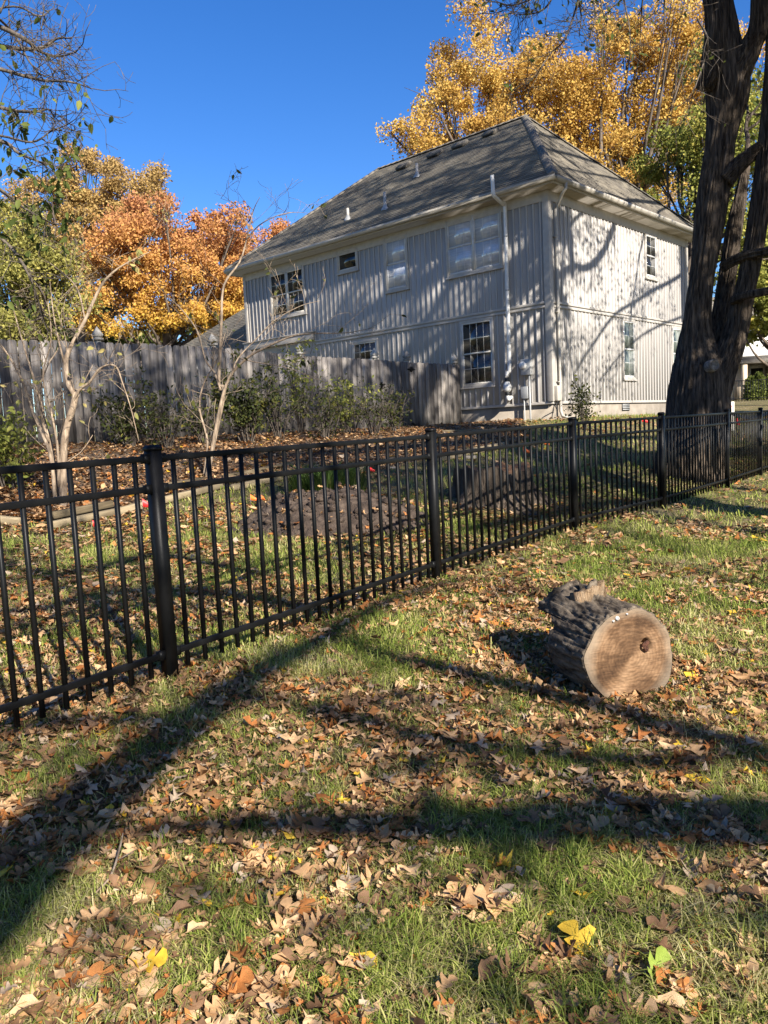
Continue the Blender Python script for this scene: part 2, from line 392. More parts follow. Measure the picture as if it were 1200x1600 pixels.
def mat_ground():
    m, nt, b = new_mat('lawn_soil')
    tc = N(nt, 'ShaderNodeTexCoord')
    n1 = N(nt, 'ShaderNodeTexNoise', Scale=1.1, Detail=6, Roughness=.62); nt.links.new(tc.outputs['Object'], n1.inputs['Vector'])
    n2 = N(nt, 'ShaderNodeTexNoise', Scale=55.0, Detail=6, Roughness=.7); nt.links.new(tc.outputs['Object'], n2.inputs['Vector'])
    n4 = N(nt, 'ShaderNodeTexNoise', Scale=9.0, Detail=4); nt.links.new(tc.outputs['Object'], n4.inputs['Vector'])
    r1 = ramp(nt, [(0.36, (.075, .078, .028)), (0.5, (.13, .118, .05)), (0.62, (.21, .165, .09))]); nt.links.new(n1.outputs[0], r1.inputs[0])
    r2 = ramp(nt, [(0.3, (.4, .4, .4)), (0.55, (1, 1, 1)), (0.75, (2.0, 1.8, 1.45))]); nt.links.new(n2.outputs[0], r2.inputs[0])
    mm = N(nt, 'ShaderNodeMixRGB', blend_type='MULTIPLY'); mm.inputs[0].default_value = 1
    nt.links.new(r1.outputs[0], mm.inputs[1]); nt.links.new(r2.outputs[0], mm.inputs[2])
    r4 = ramp(nt, [(0.54, (0, 0, 0)), (0.64, (1, 1, 1))]); nt.links.new(n4.outputs[0], r4.inputs[0])
    m2 = N(nt, 'ShaderNodeMixRGB'); nt.links.new(r4.outputs[0], m2.inputs[0]); nt.links.new(mm.outputs[0], m2.inputs[1]); m2.inputs[2].default_value = (.23, .165, .095, 1)
    nt.links.new(m2.outputs[0], b.inputs['Base Color']); b.inputs['Roughness'].default_value = .95; b.inputs['Specular IOR Level'].default_value = .1
    bp = N(nt, 'ShaderNodeBump', Strength=.9, Distance=.03); nt.links.new(n2.outputs[0], bp.inputs['Height']); nt.links.new(bp.outputs[0], b.inputs['Normal'])
    return m
M['ground'] = mat_ground()
M['mulch'] = mat_noise('bed_mulch', [(0.3, (.04, .028, .018)), (0.5, (.10, .07, .045)), (0.7, (.22, .15, .095))], nscale=28, rough=.95, bump=1.0, bscale=40, dist=.03)
M['grass'] = mat_leaf('grass_blade', [(0, (.085, .135, .022)), (.3, (.17, .225, .038)), (.52, (.29, .33, .065)), (.68, (.42, .40, .13)), (.84, (.53, .47, .21)), (1, (.62, .54, .30))], transl=.42, rough=.5, cl_scale=1.6, cl_amt=.45)
LEAF_STOPS = {
 'tan': [(0, (.19, .108, .05)), (.35, (.37, .215, .10)), (.7, (.535, .34, .175)), (1, (.62, .435, .255))],
 'russet': [(0, (.20, .075, .025)), (.5, (.38, .15, .045)), (1, (.50, .22, .07))],
 'brown': [(0, (.08, .044, .024)), (.5, (.165, .094, .05)), (1, (.26, .155, .088))],
 'ashen': [(0, (.27, .20, .14)), (1, (.43, .34, .245))],
 'yellow': [(0, (.55, .34, .03)), (1, (.70, .47, .06))],
 'green': [(0, (.13, .20, .03)), (1, (.25, .32, .06))]}
for k_, s_ in LEAF_STOPS.items():
    M['leaf_' + k_] = mat_leaf('fallen_leaf_' + k_, s_, transl=.18, rough=.6, cl_scale=3.0, cl_amt=.2, vein=True)

# ------------------------------------------------------------------ ground sheet
def graded(lo, hi, fine0, fine1, step, grow=1.13):
    a = list(np.arange(fine0, fine1 + 1e-6, step)); s = step
    while a[-1] < hi: s *= grow; a.append(a[-1] + s)
    s = step
    while a[0] > lo: s *= grow; a.insert(0, a[0] - s)
    return np.array(a)
gx = graded(-400, 400, -4.5, 7, .11); gy = graded(-300, 700, 1.0, 12, .11)
GX, GY = np.meshgrid(gx, gy); GZ = g(GX, GY)
far = np.hypot(GX, GY - 10) > 140; GZ[far] = np.clip(GZ[far], -1.5, 3.0)
nx, ny = len(gx), len(gy); ii = (np.arange(ny - 1)[:, None] * nx + np.arange(nx - 1)[None, :]).ravel()
ground = link('ground', np_mesh('ground', np.stack([GX.ravel(), GY.ravel(), GZ.ravel()], 1), np.stack([ii, ii + 1, ii + nx + 1, ii + nx], 1), M['ground'], True))
tag(ground, 'sloping autumn lawn strewn with leaves', kind='structure')

# the planting bed between the timbers and the plank fence
BED = [(-3, 812), (40, 818), (85, 818), (180, 800), (330, 764), (474, 744), (600, 735), (720, 708), (830, 690)]
bed_front = np.array([gp(*p)[:2] for p in BED])
bed_front = np.concatenate([[bed_front[0] + [-3, -1.0]], bed_front])
FP0 = HC + 2.98 * HU
def wf(v, z=0): p = FP0 + v * HV; return np.array([p[0], p[1], z])
bed_back = np.array([wf(v)[:2] for v in np.linspace(-17, 0, len(bed_front))])
bed_back[-1] = (HC + HU * 1.0)[:2]
_t = np.linspace(0, 1, 70); _bs = np.linspace(0, 1, len(bed_front)); _q = np.linspace(0, 1, 160)
_f2 = np.stack([np.interp(_q, _bs, bed_front[:, k]) for k in (0, 1)], 1); _b2 = np.stack([np.interp(_q, _bs, bed_back[:, k]) for k in (0, 1)], 1)
BP = _f2[:, None] * (1 - _t)[None, :, None] + _b2[:, None] * _t[None, :, None]
BZ = g(BP[..., 0], BP[..., 1]) + .03 + .04 * (fbm(BP[..., 0] * 5, BP[..., 1] * 5, 3) - .5); BZ[:, 0] -= .12; BZ[:, -1] -= .1; BZ[0] -= .1; BZ[-1] -= .1
ii = (np.arange(159)[:, None] * 70 + np.arange(69)[None, :]).ravel()
bed = link('mulch_bed', np_mesh('mulch_bed', np.concatenate([BP, BZ[..., None]], 2).reshape(-1, 3), np.stack([ii, ii + 70, ii + 71, ii + 1], 1), M['mulch'], True))
tag(bed, 'brown mulch bed in front of the plank fence', kind='structure')
_poly = np.concatenate([_f2, _b2[::-1]])
def in_bed(x, y):
    inside = np.zeros(x.shape, bool); j = len(_poly) - 1
    for i in range(len(_poly)):
        xi, yi = _poly[i]; xj, yj = _poly[j]
        c = ((yi > y) != (yj > y)) & (x < (xj - xi) * (y - yi) / (yj - yi + 1e-12) + xi); inside ^= c; j = i
    return inside
def beyond_fence(x, y):
    """behind the plank fence or inside the house footprint"""
    dx = x - FP0[0]; dy = y - FP0[1]
    a = (dx * HU[0] + dy * HU[1] > -.12) & (dx * HV[0] + dy * HV[1] < 0.05)
    ex = x - HC[0]; ey = y - HC[1]; uu = ex * HU[0] + ey * HU[1]; vv = ex * HV[0] + ey * HV[1]
    return a | ((uu > -.05) & (vv > -.05) & (vv < 9.2))

# ------------------------------------------------------------------ house
HW, HL = 8.9, 12.6
house = empty('house', HC, math.atan2(HV[1], HV[0]), 'two-storey greige board-and-batten house with a hipped shingle roof', 'house')
HM = Matrix.Translation(HC) @ Matrix.Rotation(math.atan2(HV[1], HV[0]), 4, 'Z')
HMi = np.array(HM.inverted())
def hl(P): return HMi[:3, :3] @ np.asarray(P) + HMi[:3, 3]
def hpix(px, py, axis, val):
    """house-local point seen at a pixel on the plane local[axis] = val"""
    d = HMi[:3, :3] @ ray(px, py); o = hl(EYE); return o + d * ((val - o[axis]) / d[axis])
# local x runs along the gable-side wall (y = 0), local y along the long wall (x = 0)
WINDOWS = {'long': [(9.39, 11.09, 3.62, 5.05, 'pair_dark'), (6.85, 7.65, 4.62, 5.18, 'slot'), (4.80, 5.58, 3.72, 5.19, 'blind'), (1.46, 3.22, 3.76, 5.23, 'pair_blind'),
                    (1.84, 2.84, .64, 2.36, 'dark'), (6.18, 7.18, 1.70, 2.28, 'grid')],
           'short': [(5.72, 6.42, 3.85, 5.08, 'dark'), (4.10, 4.80, .72, 2.36, 'dim'), (7.66, 8.34, .72, 2.36, 'dim')]}
fm = MB(); fm.box((.04, .04, -1.3), (HW - .04, HL - .04, -.02)); fm.build('foundation', M['concrete'], house)
vm = MB(); vm.box((4.02, .015, -.28), (4.5, .06, -.08)); vo = vm.build('crawl_vent', M['dark'], house)
bm_ = MB()
for k in range(4): bm_.box((4.04, .005, -.26 + k * .05), (4.48, .03, -.235 + k * .05))
bm_.build('louver', M['grey_metal'], vo)
walls = {}
for nm, lo, hi in (('long', (0, .14, 0), (.14, HL, 5.36)), ('short', (0, 0, 0), (HW, .14, 5.36)), ('rear', (HW - .14, .14, 0), (HW, HL, 5.36)), ('end', (.14, HL - .14, 0), (HW - .14, HL, 5.36))):
    mb = MB(); mb.box(lo, hi); walls[nm] = mb.build('siding_wall', M['siding'], house)
bat = MB(); bat.box((-.5, -.5, 0), (.5, .5, 1)); bat_me = bat.mesh('batten', M['siding'])
def lpos(side, a, d, z):
    """local point on a wall: a along it, d out from it"""
    return (-d, a, z) if side == 'long' else (a, -d, z)
BELT0, BELT1 = 2.44, 2.60
for side, Ltot in (('long', HL), ('short', HW)):
    k = 0; a = .21
    while a < Ltot - .12:
        for z0, z1 in ((.02, BELT0), (BELT1, 5.1)):
            if side == 'long' and z0 < 1 and a > 9.0: continue
            segs = [(z0, z1)]
            for (w0, w1, q0, q1, _) in WINDOWS[side]:
                if w0 - .09 < a < w1 + .09:
                    ns = []
                    for s0, s1 in segs:
                        if q1 + .09 <= s0 or q0 - .12 >= s1: ns.append((s0, s1)); continue
                        if q0 - .12 - s0 > .12: ns.append((s0, q0 - .12))
                        if s1 - q1 - .09 > .12: ns.append((q1 + .09, s1))
                    segs = ns
            for s0, s1 in segs:
                sc = (.026, .046, s1 - s0) if side == 'long' else (.046, .026, s1 - s0)
                link('batten', bat_me, walls[side], loc=lpos(side, a, .010, s0), scale=sc)
        a += .203
def strip(name, side, a0, a1, z0, z1, d, mat, parent, d0=0.0):
    mb = MB()
    if side == 'long': mb.box((-d, a0, z0), (d0 if d0 else .0, a1, z1))
    else: mb.box((a0, -d, z0), (a1, d0 if d0 else .0, z1))
    return mb.build(name, mat, parent, bevel=.004)
for side, Ltot in (('long', 9.0), ('short', HW)):
    strip('belt_trim', side, .13, Ltot, BELT0, BELT0 + .055, .045, M['trim'], walls[side]); strip('belt_trim', side, .13, Ltot, BELT1 - .06, BELT1, .035, M['trim'], walls[side])
for side, Ltot in (('long', HL), ('short', HW)):
    strip('frieze_board', side, .13, Ltot, 5.10, 5.35, .032, M['trim'], walls[side]); strip('skirt_trim', side, .0, Ltot, -.05, .02, .018, M['trim'], walls[side])
# corner boards
strip('corner_board', 'long', -.045, .13, .02, 5.35, .045, M['trim'], walls['long']); strip('corner_board', 'short', .0, .13, .02, 5.35, .045, M['trim'], walls['short'])
strip('corner_board', 'short', HW - .12, HW + .03, .02, 5.35, .045, M['trim'], walls['short']); strip('corner_board', 'long', HL - .12, HL + .02, 2.6, 5.35, .045, M['trim'], walls['long'])
# ledge where the upper floor juts out over the recessed lower wall
strip('ledge_beam', 'long', 8.98, HL + .05, 2.62, 2.86, .16, M['trim'], walls['long'])
strip('ledge_cap', 'long', 8.9, HL + .08, 2.862, 2.90, .20, M['trim'], walls['long'])

def window(side, a0, a1, z0, z1, kind):
    fr = MB(); t = .075
    def bx(mb, p0, p1, q0, q1, d0, d1):
        if side == 'long': mb.box((-d1, p0, q0), (-d0, p1, q1))
        else: mb.box((p0, -d1, q0), (p1, -d0, q1))
    bx(fr, a0 - t, a0, z0 - t, z1 + t, .002, .036); bx(fr, a1, a1 + t, z0 - t, z1 + t, .002, .036)
    bx(fr, a0, a1, z1, z1 + t, .002, .036); bx(fr, a0, a1, z0 - t, z0, .002, .036)
    w = fr.build('window', M['trim'], house, bevel=.004)
    pale = 'blind' in kind; smat = M['sash'] if 'blind' in kind or side == 'short' else M['cream']
    back = MB(); bx(back, a0, a1, z0, z1, .001, .004)
    back.build('blind' if pale else 'dim_interior', M['blind'] if pale else M['interior'], w)
    bays = [(a0, a1)] if 'pair' not in kind else [(a0, (a0 + a1) / 2 - .03), ((a0 + a1) / 2 + .03, a1)]
    if len(bays) == 2:
        mu = MB(); bx(mu, bays[0][1], bays[1][0], z0, z1, .005, .034); mu.build('mullion', smat, w)
    sil = MB(); bx(sil, a0 - t - .02, a1 + t + .02, z0 - t - .04, z0 - t - .001, .0, .07); sil.build('sill', M['trim'], w, bevel=.004)
    for b0, b1 in bays:
        sashes = [(z0, z1)] if kind in ('slot', 'grid') else [(z0, (z0 + z1) / 2 + .02), ((z0 + z1) / 2 - .02, z1)]
        for si, (q0, q1) in enumerate(sashes):
            d0, d1 = (.008, .024) if si == 0 else (.0085, .0305)
            s = .042; sb = MB()
            bx(sb, b0, b0 + s, q0, q1, d0, d1); bx(sb, b1 - s, b1, q0, q1, d0, d1); bx(sb, b0 + s, b1 - s, q0, q0 + s, d0, d1); bx(sb, b0 + s, b1 - s, q1 - s, q1, d0, d1)
            sb.build('sash', smat, w)
            pn = MB(); bx(pn, b0 + s, b1 - s, q0 + s, q1 - s, d0 + .005, d0 + .009); pn.build('pane', M['glass_blind'] if pale else (M['glass_dim'] if kind == 'dim' else M['glass']), w)
            if kind != 'slot':
                nc = 4 if kind in ('grid', 'dark') else 3
                if side == 'short': nc = 2
                nr = 2
                for c in range(1, nc):
                    p = b0 + s + (b1 - b0 - 2 * s) * c / nc; mu = MB(); bx(mu, p - .007, p + .007, q0 + s, q1 - s, d0 + .0088, d0 + .0100); mu.build('muntin', smat, w)
                for c in range(1, nr):
                    p = q0 + s + (q1 - q0 - 2 * s) * c / nr; mu = MB(); bx(mu, b0 + s, b1 - s, p - .007, p + .007, d0 + .0087, d0 + .0098); mu.build('muntin', smat, w)
    return w
for side in WINDOWS:
    for a in WINDOWS[side]: window(side, *a)

# roof ------------------------------------------------------------
def mat_shingle():
    m, nt, b = new_mat('asphalt_shingle')
    uv = N(nt, 'ShaderNodeUVMap'); br = N(nt, 'ShaderNodeTexBrick')
    br.offset = .5; br.inputs['Scale'].default_value = 1.0
    br.inputs['Brick Width'].default_value = .30; br.inputs['Row Height'].default_value = .14; br.inputs['Mortar Size'].default_value = .006; br.inputs['Bias'].default_value = 0
    br.inputs['Color1'].default_value = (.130, .116, .096, 1); br.inputs['Color2'].default_value = (.21, .187, .15, 1); br.inputs['Mortar'].default_value = (.09, .08, .07, 1)  # dark joints, with the shadow line of each course painted into the colour
    nt.links.new(uv.outputs[0], br.inputs['Vector'])
    no = N(nt, 'ShaderNodeTexNoise', Scale=.8, Detail=5); nt.links.new(uv.outputs[0], no.inputs['Vector'])
    n2 = N(nt, 'ShaderNodeTexNoise', Scale=60., Detail=3); nt.links.new(uv.outputs[0], n2.inputs['Vector'])
    rr = ramp(nt, [(.3, (.75, .75, .77)), (.7, (1.2, 1.18, 1.12))]); nt.links.new(no.outputs[0], rr.inputs[0])
    mm = N(nt, 'ShaderNodeMixRGB', blend_type='MULTIPLY'); mm.inputs[0].default_value = 1
    nt.links.new(br.outputs[0], mm.inputs[1]); nt.links.new(rr.outputs[0], mm.inputs[2]); nt.links.new(mm.outputs[0], b.inputs['Base Color'])
    b.inputs['Roughness'].default_value = .92; b.inputs['Specular IOR Level'].default_value = .2
    bp = N(nt, 'ShaderNodeBump', Strength=.5, Distance=.01); nt.links.new(n2.outputs[0], bp.inputs['Height']); nt.links.new(bp.outputs[0], b.inputs['Normal'])
    return m
M['shingle'] = mat_shingle()
def shingled(A, B, Cc, D, course=.14):
    """stepped shingle courses on the plane A-B (eave) to D-C (ridge); returns verts, quads, uv"""
    A, B, Cc, D = [np.asarray(p, float) for p in (A, B, Cc, D)]
    nrm = np.cross(B - A, (D + Cc) / 2 - A); nrm /= np.linalg.norm(nrm)
    if nrm[2] < 0: nrm = -nrm
    e = (B - A) / np.linalg.norm(B - A); s = np.cross(nrm, e); slope = abs(((D + Cc) / 2 - A) @ s); n = max(2, int(slope / course))
    V = []; F = []; U = []
    for i in range(n):
        t0, t1 = i / n, min(1, (i + 1.15) / n); k = len(V)
        P = [A + (D - A) * t0, B + (Cc - B) * t0, B + (Cc - B) * t1, A + (D - A) * t1]
        P = [P[0] + nrm * .022, P[1] + nrm * .022, P[2] + nrm * .006, P[3] + nrm * .006]
        V += P + [P[0] - nrm * .02, P[1] - nrm * .02]
        U += [((p - A) @ e, abs((p - A) @ s)) for p in P] + [((P[0] - A) @ e, i * course), ((P[1] - A) @ e, i * course)]
        F += [(k, k + 1, k + 2, k + 3), (k + 4, k + 5, k + 1, k)]
    return V, F, U
EO = .46; EZ = 5.53
RA = np.array([4.45, 3.35, 9.22]); RB = np.array([4.45, 9.75, 9.22])
E00 = np.array([-EO, -EO, EZ]); E10 = np.array([HW + EO, -EO, EZ]); E11 = np.array([HW + EO, HL + EO, EZ]); E01 = np.array([-EO, HL + EO, EZ])
def roof_object(name, planes, parent):
    V = []; F = []; U = []
    for pl in planes:
        v, f, u = shingled(*pl); k = len(V); V += v; U += u; F += [tuple(i + k for i in q) for q in f]
    return link(name, np_mesh(name, np.array(V), np.array(F), M['shingle'], uv=np.array(U)), parent)
roof = roof_object('roof', [(E01, E00, RA, RB), (E00, E10, RA, RA), (E10, E11, RB, RA), (E11, E01, RB, RB)], house)
cap = MB(); cap.prism([(-.13, 0, -.055), (0, 0, .03), (.13, 0, -.055), (.13, 0, -.07), (0, 0, .012), (-.13, 0, -.07)], (0, .32, .012)); cap_me = cap.mesh('ridge_cap', M['shingle'])
if not cap_me.uv_layers: cap_me.uv_layers.new(name='UVMap')
def caps(P, Q):
    P = np.array(P); Q = np.array(Q); L = np.linalg.norm(Q - P); d = (Q - P) / L; n = int(L / .27)
    x = np.cross(d, [0, 0, 1]); x /= np.linalg.norm(x); z = np.cross(x, d)
    for i in range(n):
        o = link('ridge_cap', cap_me, roof); p = P + d * (L * i / n) + z * .04
        o.matrix_basis = Matrix(((x[0], d[0], z[0], p[0]), (x[1], d[1], z[1], p[1]), (x[2], d[2], z[2], p[2]), (0, 0, 0, 1)))
caps(E00, RA); caps(E10, RA); caps(E01, RB); caps(RB, RA)
# eaves
fb = MB(); o1 = EO - .02
fb.box((-o1, -o1, 5.35), (-o1 + .03, HL + o1, 5.52)); fb.box((-o1 + .03, -o1, 5.35), (HW + o1, -o1 + .03, 5.52)); fb.box((HW + o1 - .03, -o1 + .03, 5.35), (HW + o1, HL + o1, 5.52)); fb.box((-o1 + .03, HL + o1 - .03, 5.35), (HW + o1 - .03, HL + o1, 5.52))
fb.build('fascia', M['trim'], house)
sf = MB(); sf.box((-o1 + .03, -o1 + .03, 5.362), (HW + o1 - .03, HL + o1 - .03, 5.378)); sf.build('soffit', M['trim'], house)
def gutter(pts):
    mb = MB(); P, Q = np.array(pts[0], float), np.array(pts[1], float); out = np.array(pts[2], float); up = np.array([0, 0, 1.])
    prof = [(0, 0), (.075, 0), (.09, .03), (.115, .06), (.12, .115), (.108, .115), (.10, .06), (.07, .012), (.01, .012), (.01, .11), (0, .11)]
    mb.prism([P + out * a + up * b for a, b in prof], Q - P); return mb
gutter(((-o1 - .001, -o1 - .115, 5.40), (-o1 - .001, HL + o1, 5.40), (-1, 0, 0))).build('gutter', M['gutter'], house)
gutter(((HW + o1, -o1 - .001, 5.40), (-o1 - .0, -o1 - .001, 5.40), (0, -1, 0))).build('gutter', M['gutter'], house)
# downspout on the short wall
pa = hpix(884, 296, 1, -.50); pb = hpix(868, 322, 1, -.09)
dx_ = pb[0]
dsm = MB(); dsm.tube([(pa[0], -.50, 5.42), (pa[0], -.50, 5.28), (pa[0] - .04, -.44, 5.20), (dx_ + .06, -.13, 5.0), (dx_, -.09, 4.90), (dx_, -.09, -.25), (dx_, -.14, -.38), (dx_, -.42, -.46)], .042, 8)
dsp = dsm.build('downspout', M['gutter'], house)
for z in (.5, 2.3, 4.2):
    mb = MB(); mb.box((dx_ - .07, -.115, z), (dx_ + .07, -.03, z + .03)); mb.build('strap', M['gutter'], dsp)
# roof vents under the ridge and plumbing stacks, on the long slope
_rn = np.cross(E00 - E01, RB - E01); _rn /= np.linalg.norm(_rn); _rn = _rn if _rn[2] > 0 else -_rn
def roofhit(px, py):
    d = HMi[:3, :3] @ ray(px, py); o = hl(EYE); return o + d * (((E00 - o) @ _rn) / (d @ _rn))
_rs = np.cross(_rn, np.array([0, 1., 0])); _rs = _rs if _rs[2] > 0 else -_rs
for px, py in ((632, 259), (681, 240), (720, 226), (768, 207)):
    p = roofhit(px, py + 3); mb = MB(); e = np.array([0, 1., 0])
    mb.prism([p - e * .24 - _rs * .2 + _rn * .02, p - e * .24 - _rs * .2 + _rn * .13, p - e * .24 + _rs * .12 + _rn * .13, p - e * .24 + _rs * .25 + _rn * .02], e * .48)
    rv = mb.build('roof_vent', M['shingle'], house); rv.data.uv_layers.new(name='UVMap')
    dk = MB(); q = p - e * .2 - _rs * .205 + _rn * .035; dk.obox(q, e * .4, _rs * .004, _rn * .07); dk.build('vent_slot', M['dark'], rv)
for px, py, h in ((652, 276, .42), (602, 327, .52), (544, 343, .36)):
    p = roofhit(px, py); mb = MB(); mb.lathe(p - np.array([0, 0, .1]), [(.045, 0), (.045, h + .1), (.036, h + .1), (.036, h - .1)], 10); st = mb.build('vent_stack', M['trim'], house, smooth=True)
    mb = MB(); mb.lathe(p + _rn * .01, [(.13, -.06), (.12, .0), (.07, .06), (.055, .12)], 12); mb.build('flashing', M['grey_metal'], st)
# white vent pipe with its fan can
p0 = hpix(769, 274, 0, -.66); p1 = hpix(771, 303, 0, -.66); p2 = hpix(789, 322, 0, -.14); p3 = hpix(796, 572, 0, -.14); p4 = hpix(792, 588, 0, -.17); p5 = hpix(793, 612, 0, -.17); p6 = hpix(799, 621, 0, -.02)
P, Rr = smooth_path([p0, (p0 + p1) / 2, p1, p1 + (p2 - p1) * .25 + [0, 0, -.03], p1 + (p2 - p1) * .85, p2 + [0, 0, -.09], (p2 + p3) / 2, p3 + [0, 0, .06], p3 + (p4 - p3) * .6, p4], [.05] * 10, 4)
mb = MB(); mb.tube(P, Rr, 12); pipe = mb.build('vent_pipe', M['pvc'], house, smooth=True)
mb = MB(); mb.lathe(p5, [(.03, -.02), (.075, 0), (.11, .05), (.115, .13), (.10, .2), (.06, .26), (.055, .30)], 16); mb.build('fan_can', M['pvc'], pipe, smooth=True)
mb = MB(); mb.lathe(p5 + [0, 0, .27], [(.064, 0), (.066, .01), (.066, .1), (.06, .11)], 14); mb.build('rubber_coupling', M['dark'], pipe)
mb = MB(); mb.lathe(p5 + [0, 0, -.1], [(.062, 0), (.064, .01), (.064, .09), (.058, .1)], 14); mb.build('rubber_coupling', M['dark'], pipe)
mb = MB(); P, Rr = smooth_path([p5 + [0, 0, -.05], p5 + [0, 0, -.16], p6 + [-.13, 0, -.05], p6 + [-.04, 0, 0], p6 + [.1, 0, 0]], [.052] * 5, 4); mb.tube(P, Rr, 12); mb.build('elbow', M['pvc'], pipe, smooth=True)
for z in (1.6, 3.0, 4.4):
    q = p2 + (p3 - p2) * ((p2[2] - z) / (p2[2] - p3[2])); mb = MB(); mb.lathe((q[0], q[1], z), [(.053, 0), (.056, .01), (.056, .035), (.053, .045)], 12); mb.build('pipe_joint', M['grey_metal'], pipe)
# meter, boxes and conduits
q = hpix(821, 573, 0, -.12); mb = MB(); mb.box((-.13, q[1] - .15, q[2] - .22), (-.002, q[1] + .15, q[2] + .2)); met = mb.build('electric_meter', M['grey_metal'], house, bevel=.01)
mb = MB(); mb.lathe((-.13, q[1] + .06, q[2] + .04), [(.10, 0), (.10, -.05), (.085, -.09), (.0, -.095)], 16, 'x'); mb.build('meter_dial', M['pvc'], met, smooth=True)
mb = MB(); mb.tube([(-.07, q[1] - .08, q[2] - .2), (-.07, q[1] - .08, -1.0)], .025, 8); mb.build('conduit', M['grey_metal'], met)
q2 = hpix(819, 613, 0, -.1); mb = MB(); mb.box((-.10, q2[1] - .11, q2[2] - .17), (-.002, q2[1] + .11, q2[2] + .15)); db = mb.build('disconnect_box', M['grey_metal'], house, bevel=.008)
mb = MB(); mb.tube([(-.06, q2[1] + .03, q2[2] - .16), (-.06, q2[1] + .03, -1.0)], .018, 8); mb.build('conduit', M['grey_metal'], db)
mb = MB(); mb.box((.02, -.15, .02), (.24, -.002, .42)); cb = mb.build('cable_box', M['gutter'], house, bevel=.02)
mb = MB(); P, Rr = smooth_path([(.1, -.05, .03), (.05, -.09, -.2), (-.12, -.12, -.1), (-.15, -.06, -.4), (-.1, -.05, -.8)], [.012] * 5, 4); mb.tube(P, Rr, 6); mb.build('cable', M['dark'], cb)
# lower wing behind the far end
wing = MB(); wing.box((1.0, HL + .0, -1.0), (8.0, HL + 9.0, 2.5)); wing.build('wing_wall', M['siding'], house)
zr = hpix(385, 471, 1, HL + .3); 
WR = np.array([4.5, HL + .02, 0]); WR[2] = hpix(386, 470, 0, 4.5)[2]
wl = hpix(268, 540, 0, .6); wA = np.array([.6, HL + .02, 2.45]); wB = np.array([.6, HL + 9.4, 2.45]); wC = np.array([8.4, HL + .02, 2.45]); wD = np.array([8.4, HL + 9.4, 2.45])
WR2 = np.array([4.5, HL + 4.4, WR[2]])
wr = roof_object('wing_roof', [(wB, wA, WR, WR2), (wD, wB, WR2, WR2), (wC, wD, WR2, WR)], house)
mb = MB(); mb.box((.55, HL + .03, 2.30), (.585, HL + 9.4, 2.45)); mb.build('wing_fascia', M['trim'], house)

# ------------------------------------------------------------------ weathered plank fence
def plank_mesh(w, h, t, seed):
    r = random.Random(seed); c = .03
    mb = MB(); top = h + r.uniform(-.012, .012)
    mb.prism([(-w / 2, 0, 0), (w / 2, 0, 0), (w / 2 + r.uniform(-.002, .002), 0, top - c), (w / 2 - c, 0, top), (-w / 2 + c, 0, top), (-w / 2, 0, top - c)], (0, t, 0))
    return mb.mesh('plank', M['plank'])
plank_var = [plank_mesh(.163, 1.83, .018, i) for i in range(8)]
fz = math.atan2(HV[1], HV[0])
pf = empty('plank_fence', wf(-7, 1.5), fz, 'long weathered grey dog-eared plank privacy fence behind the mulch bed', 'fence')
gate = empty('wooden_gate', wf(-2.75, 1.5), fz, 'plank gate with black ornamental hinges set in the grey privacy fence', 'gate')
FTOP = [(-18, 3.36), (-12.6, 3.37), (-8.9, 3.43), (-7.4, 3.40), (-6, 3.33), (-4.1, 3.34), (-2.2, 3.31), (.1, 3.30)]
def ftop(v): return float(np.interp(v, [a for a, _ in FTOP], [b for _, b in FTOP]))
v = -17.2; r_ = random.Random(5)
while v < -.02:
    gap = r_.uniform(.008, .024) if v < -7 else r_.uniform(.001, .006)
    top = ftop(v); root = gate if -3.36 < v < -2.24 else pf
    o = link('plank', plank_var[r_.randrange(8)], root)
    c0 = root.location; dv = (v + .0815) - (-7 if root is pf else -2.75)
    o.location = (dv, r_.uniform(-.004, .004), top - 1.83 - c0.z); o.rotation_euler = (r_.uniform(-.006, .006), r_.uniform(-.006, .006), r_.uniform(-.03, .03))
    v += .163 + gap
for (a, b, root, off) in ((-17.2, -3.4, pf, -7), (-2.2, -.03, pf, -7), (-3.34, -2.26, gate, -2.75)):
    for h in (.35, 1.0, 1.6):
        mb = MB(); n = max(2, int((b - a) / 2.4) + 1); xs = np.linspace(a, b, n)
        for x0, x1 in zip(xs[:-1], xs[1:]):
            mb.obox((x0 - off, .022, ftop(x0) - 1.83 + h - root.location.z), (x1 - x0, 0, ftop(x1) - ftop(x0)), (0, .04, 0), (0, 0, .09))
        mb.build('rail', M['post_wood'], root)
for vpost in (-15.6, -13.2, -10.9, -8.35, -5.95, -3.42, -2.17, -.1):
    mb = MB(); x = vpost + 7; zt = ftop(vpost) - pf.location.z
    mb.box((x - .045, .064, -.3), (x + .045, .154, zt + .05)); po = mb.build('fence_post', M['post_wood'], pf)
    mb = MB(); y = .109
    for s, za, zb in ((.075, .05, .09), (.05, .09, .11)): mb.box((x - s, y - s, zt + za), (x + s, y + s, zt + zb))
    b = .062; zz = zt + .11
    mb.add([(x - b, y - b, zz), (x + b, y - b, zz), (x + b, y + b, zz), (x - b, y + b, zz), (x - .08, y - .08, zz + .04), (x + .08, y - .08, zz + .04), (x + .08, y + .08, zz + .04), (x - .08, y + .08, zz + .04), (x, y, zz + .20)],
           [(0, 1, 5, 4), (1, 2, 6, 5), (2, 3, 7, 6), (3, 0, 4, 7), (4, 5, 8), (5, 6, 8), (6, 7, 8), (7, 4, 8)])
    mb.build('finial', M['post_wood'], po)
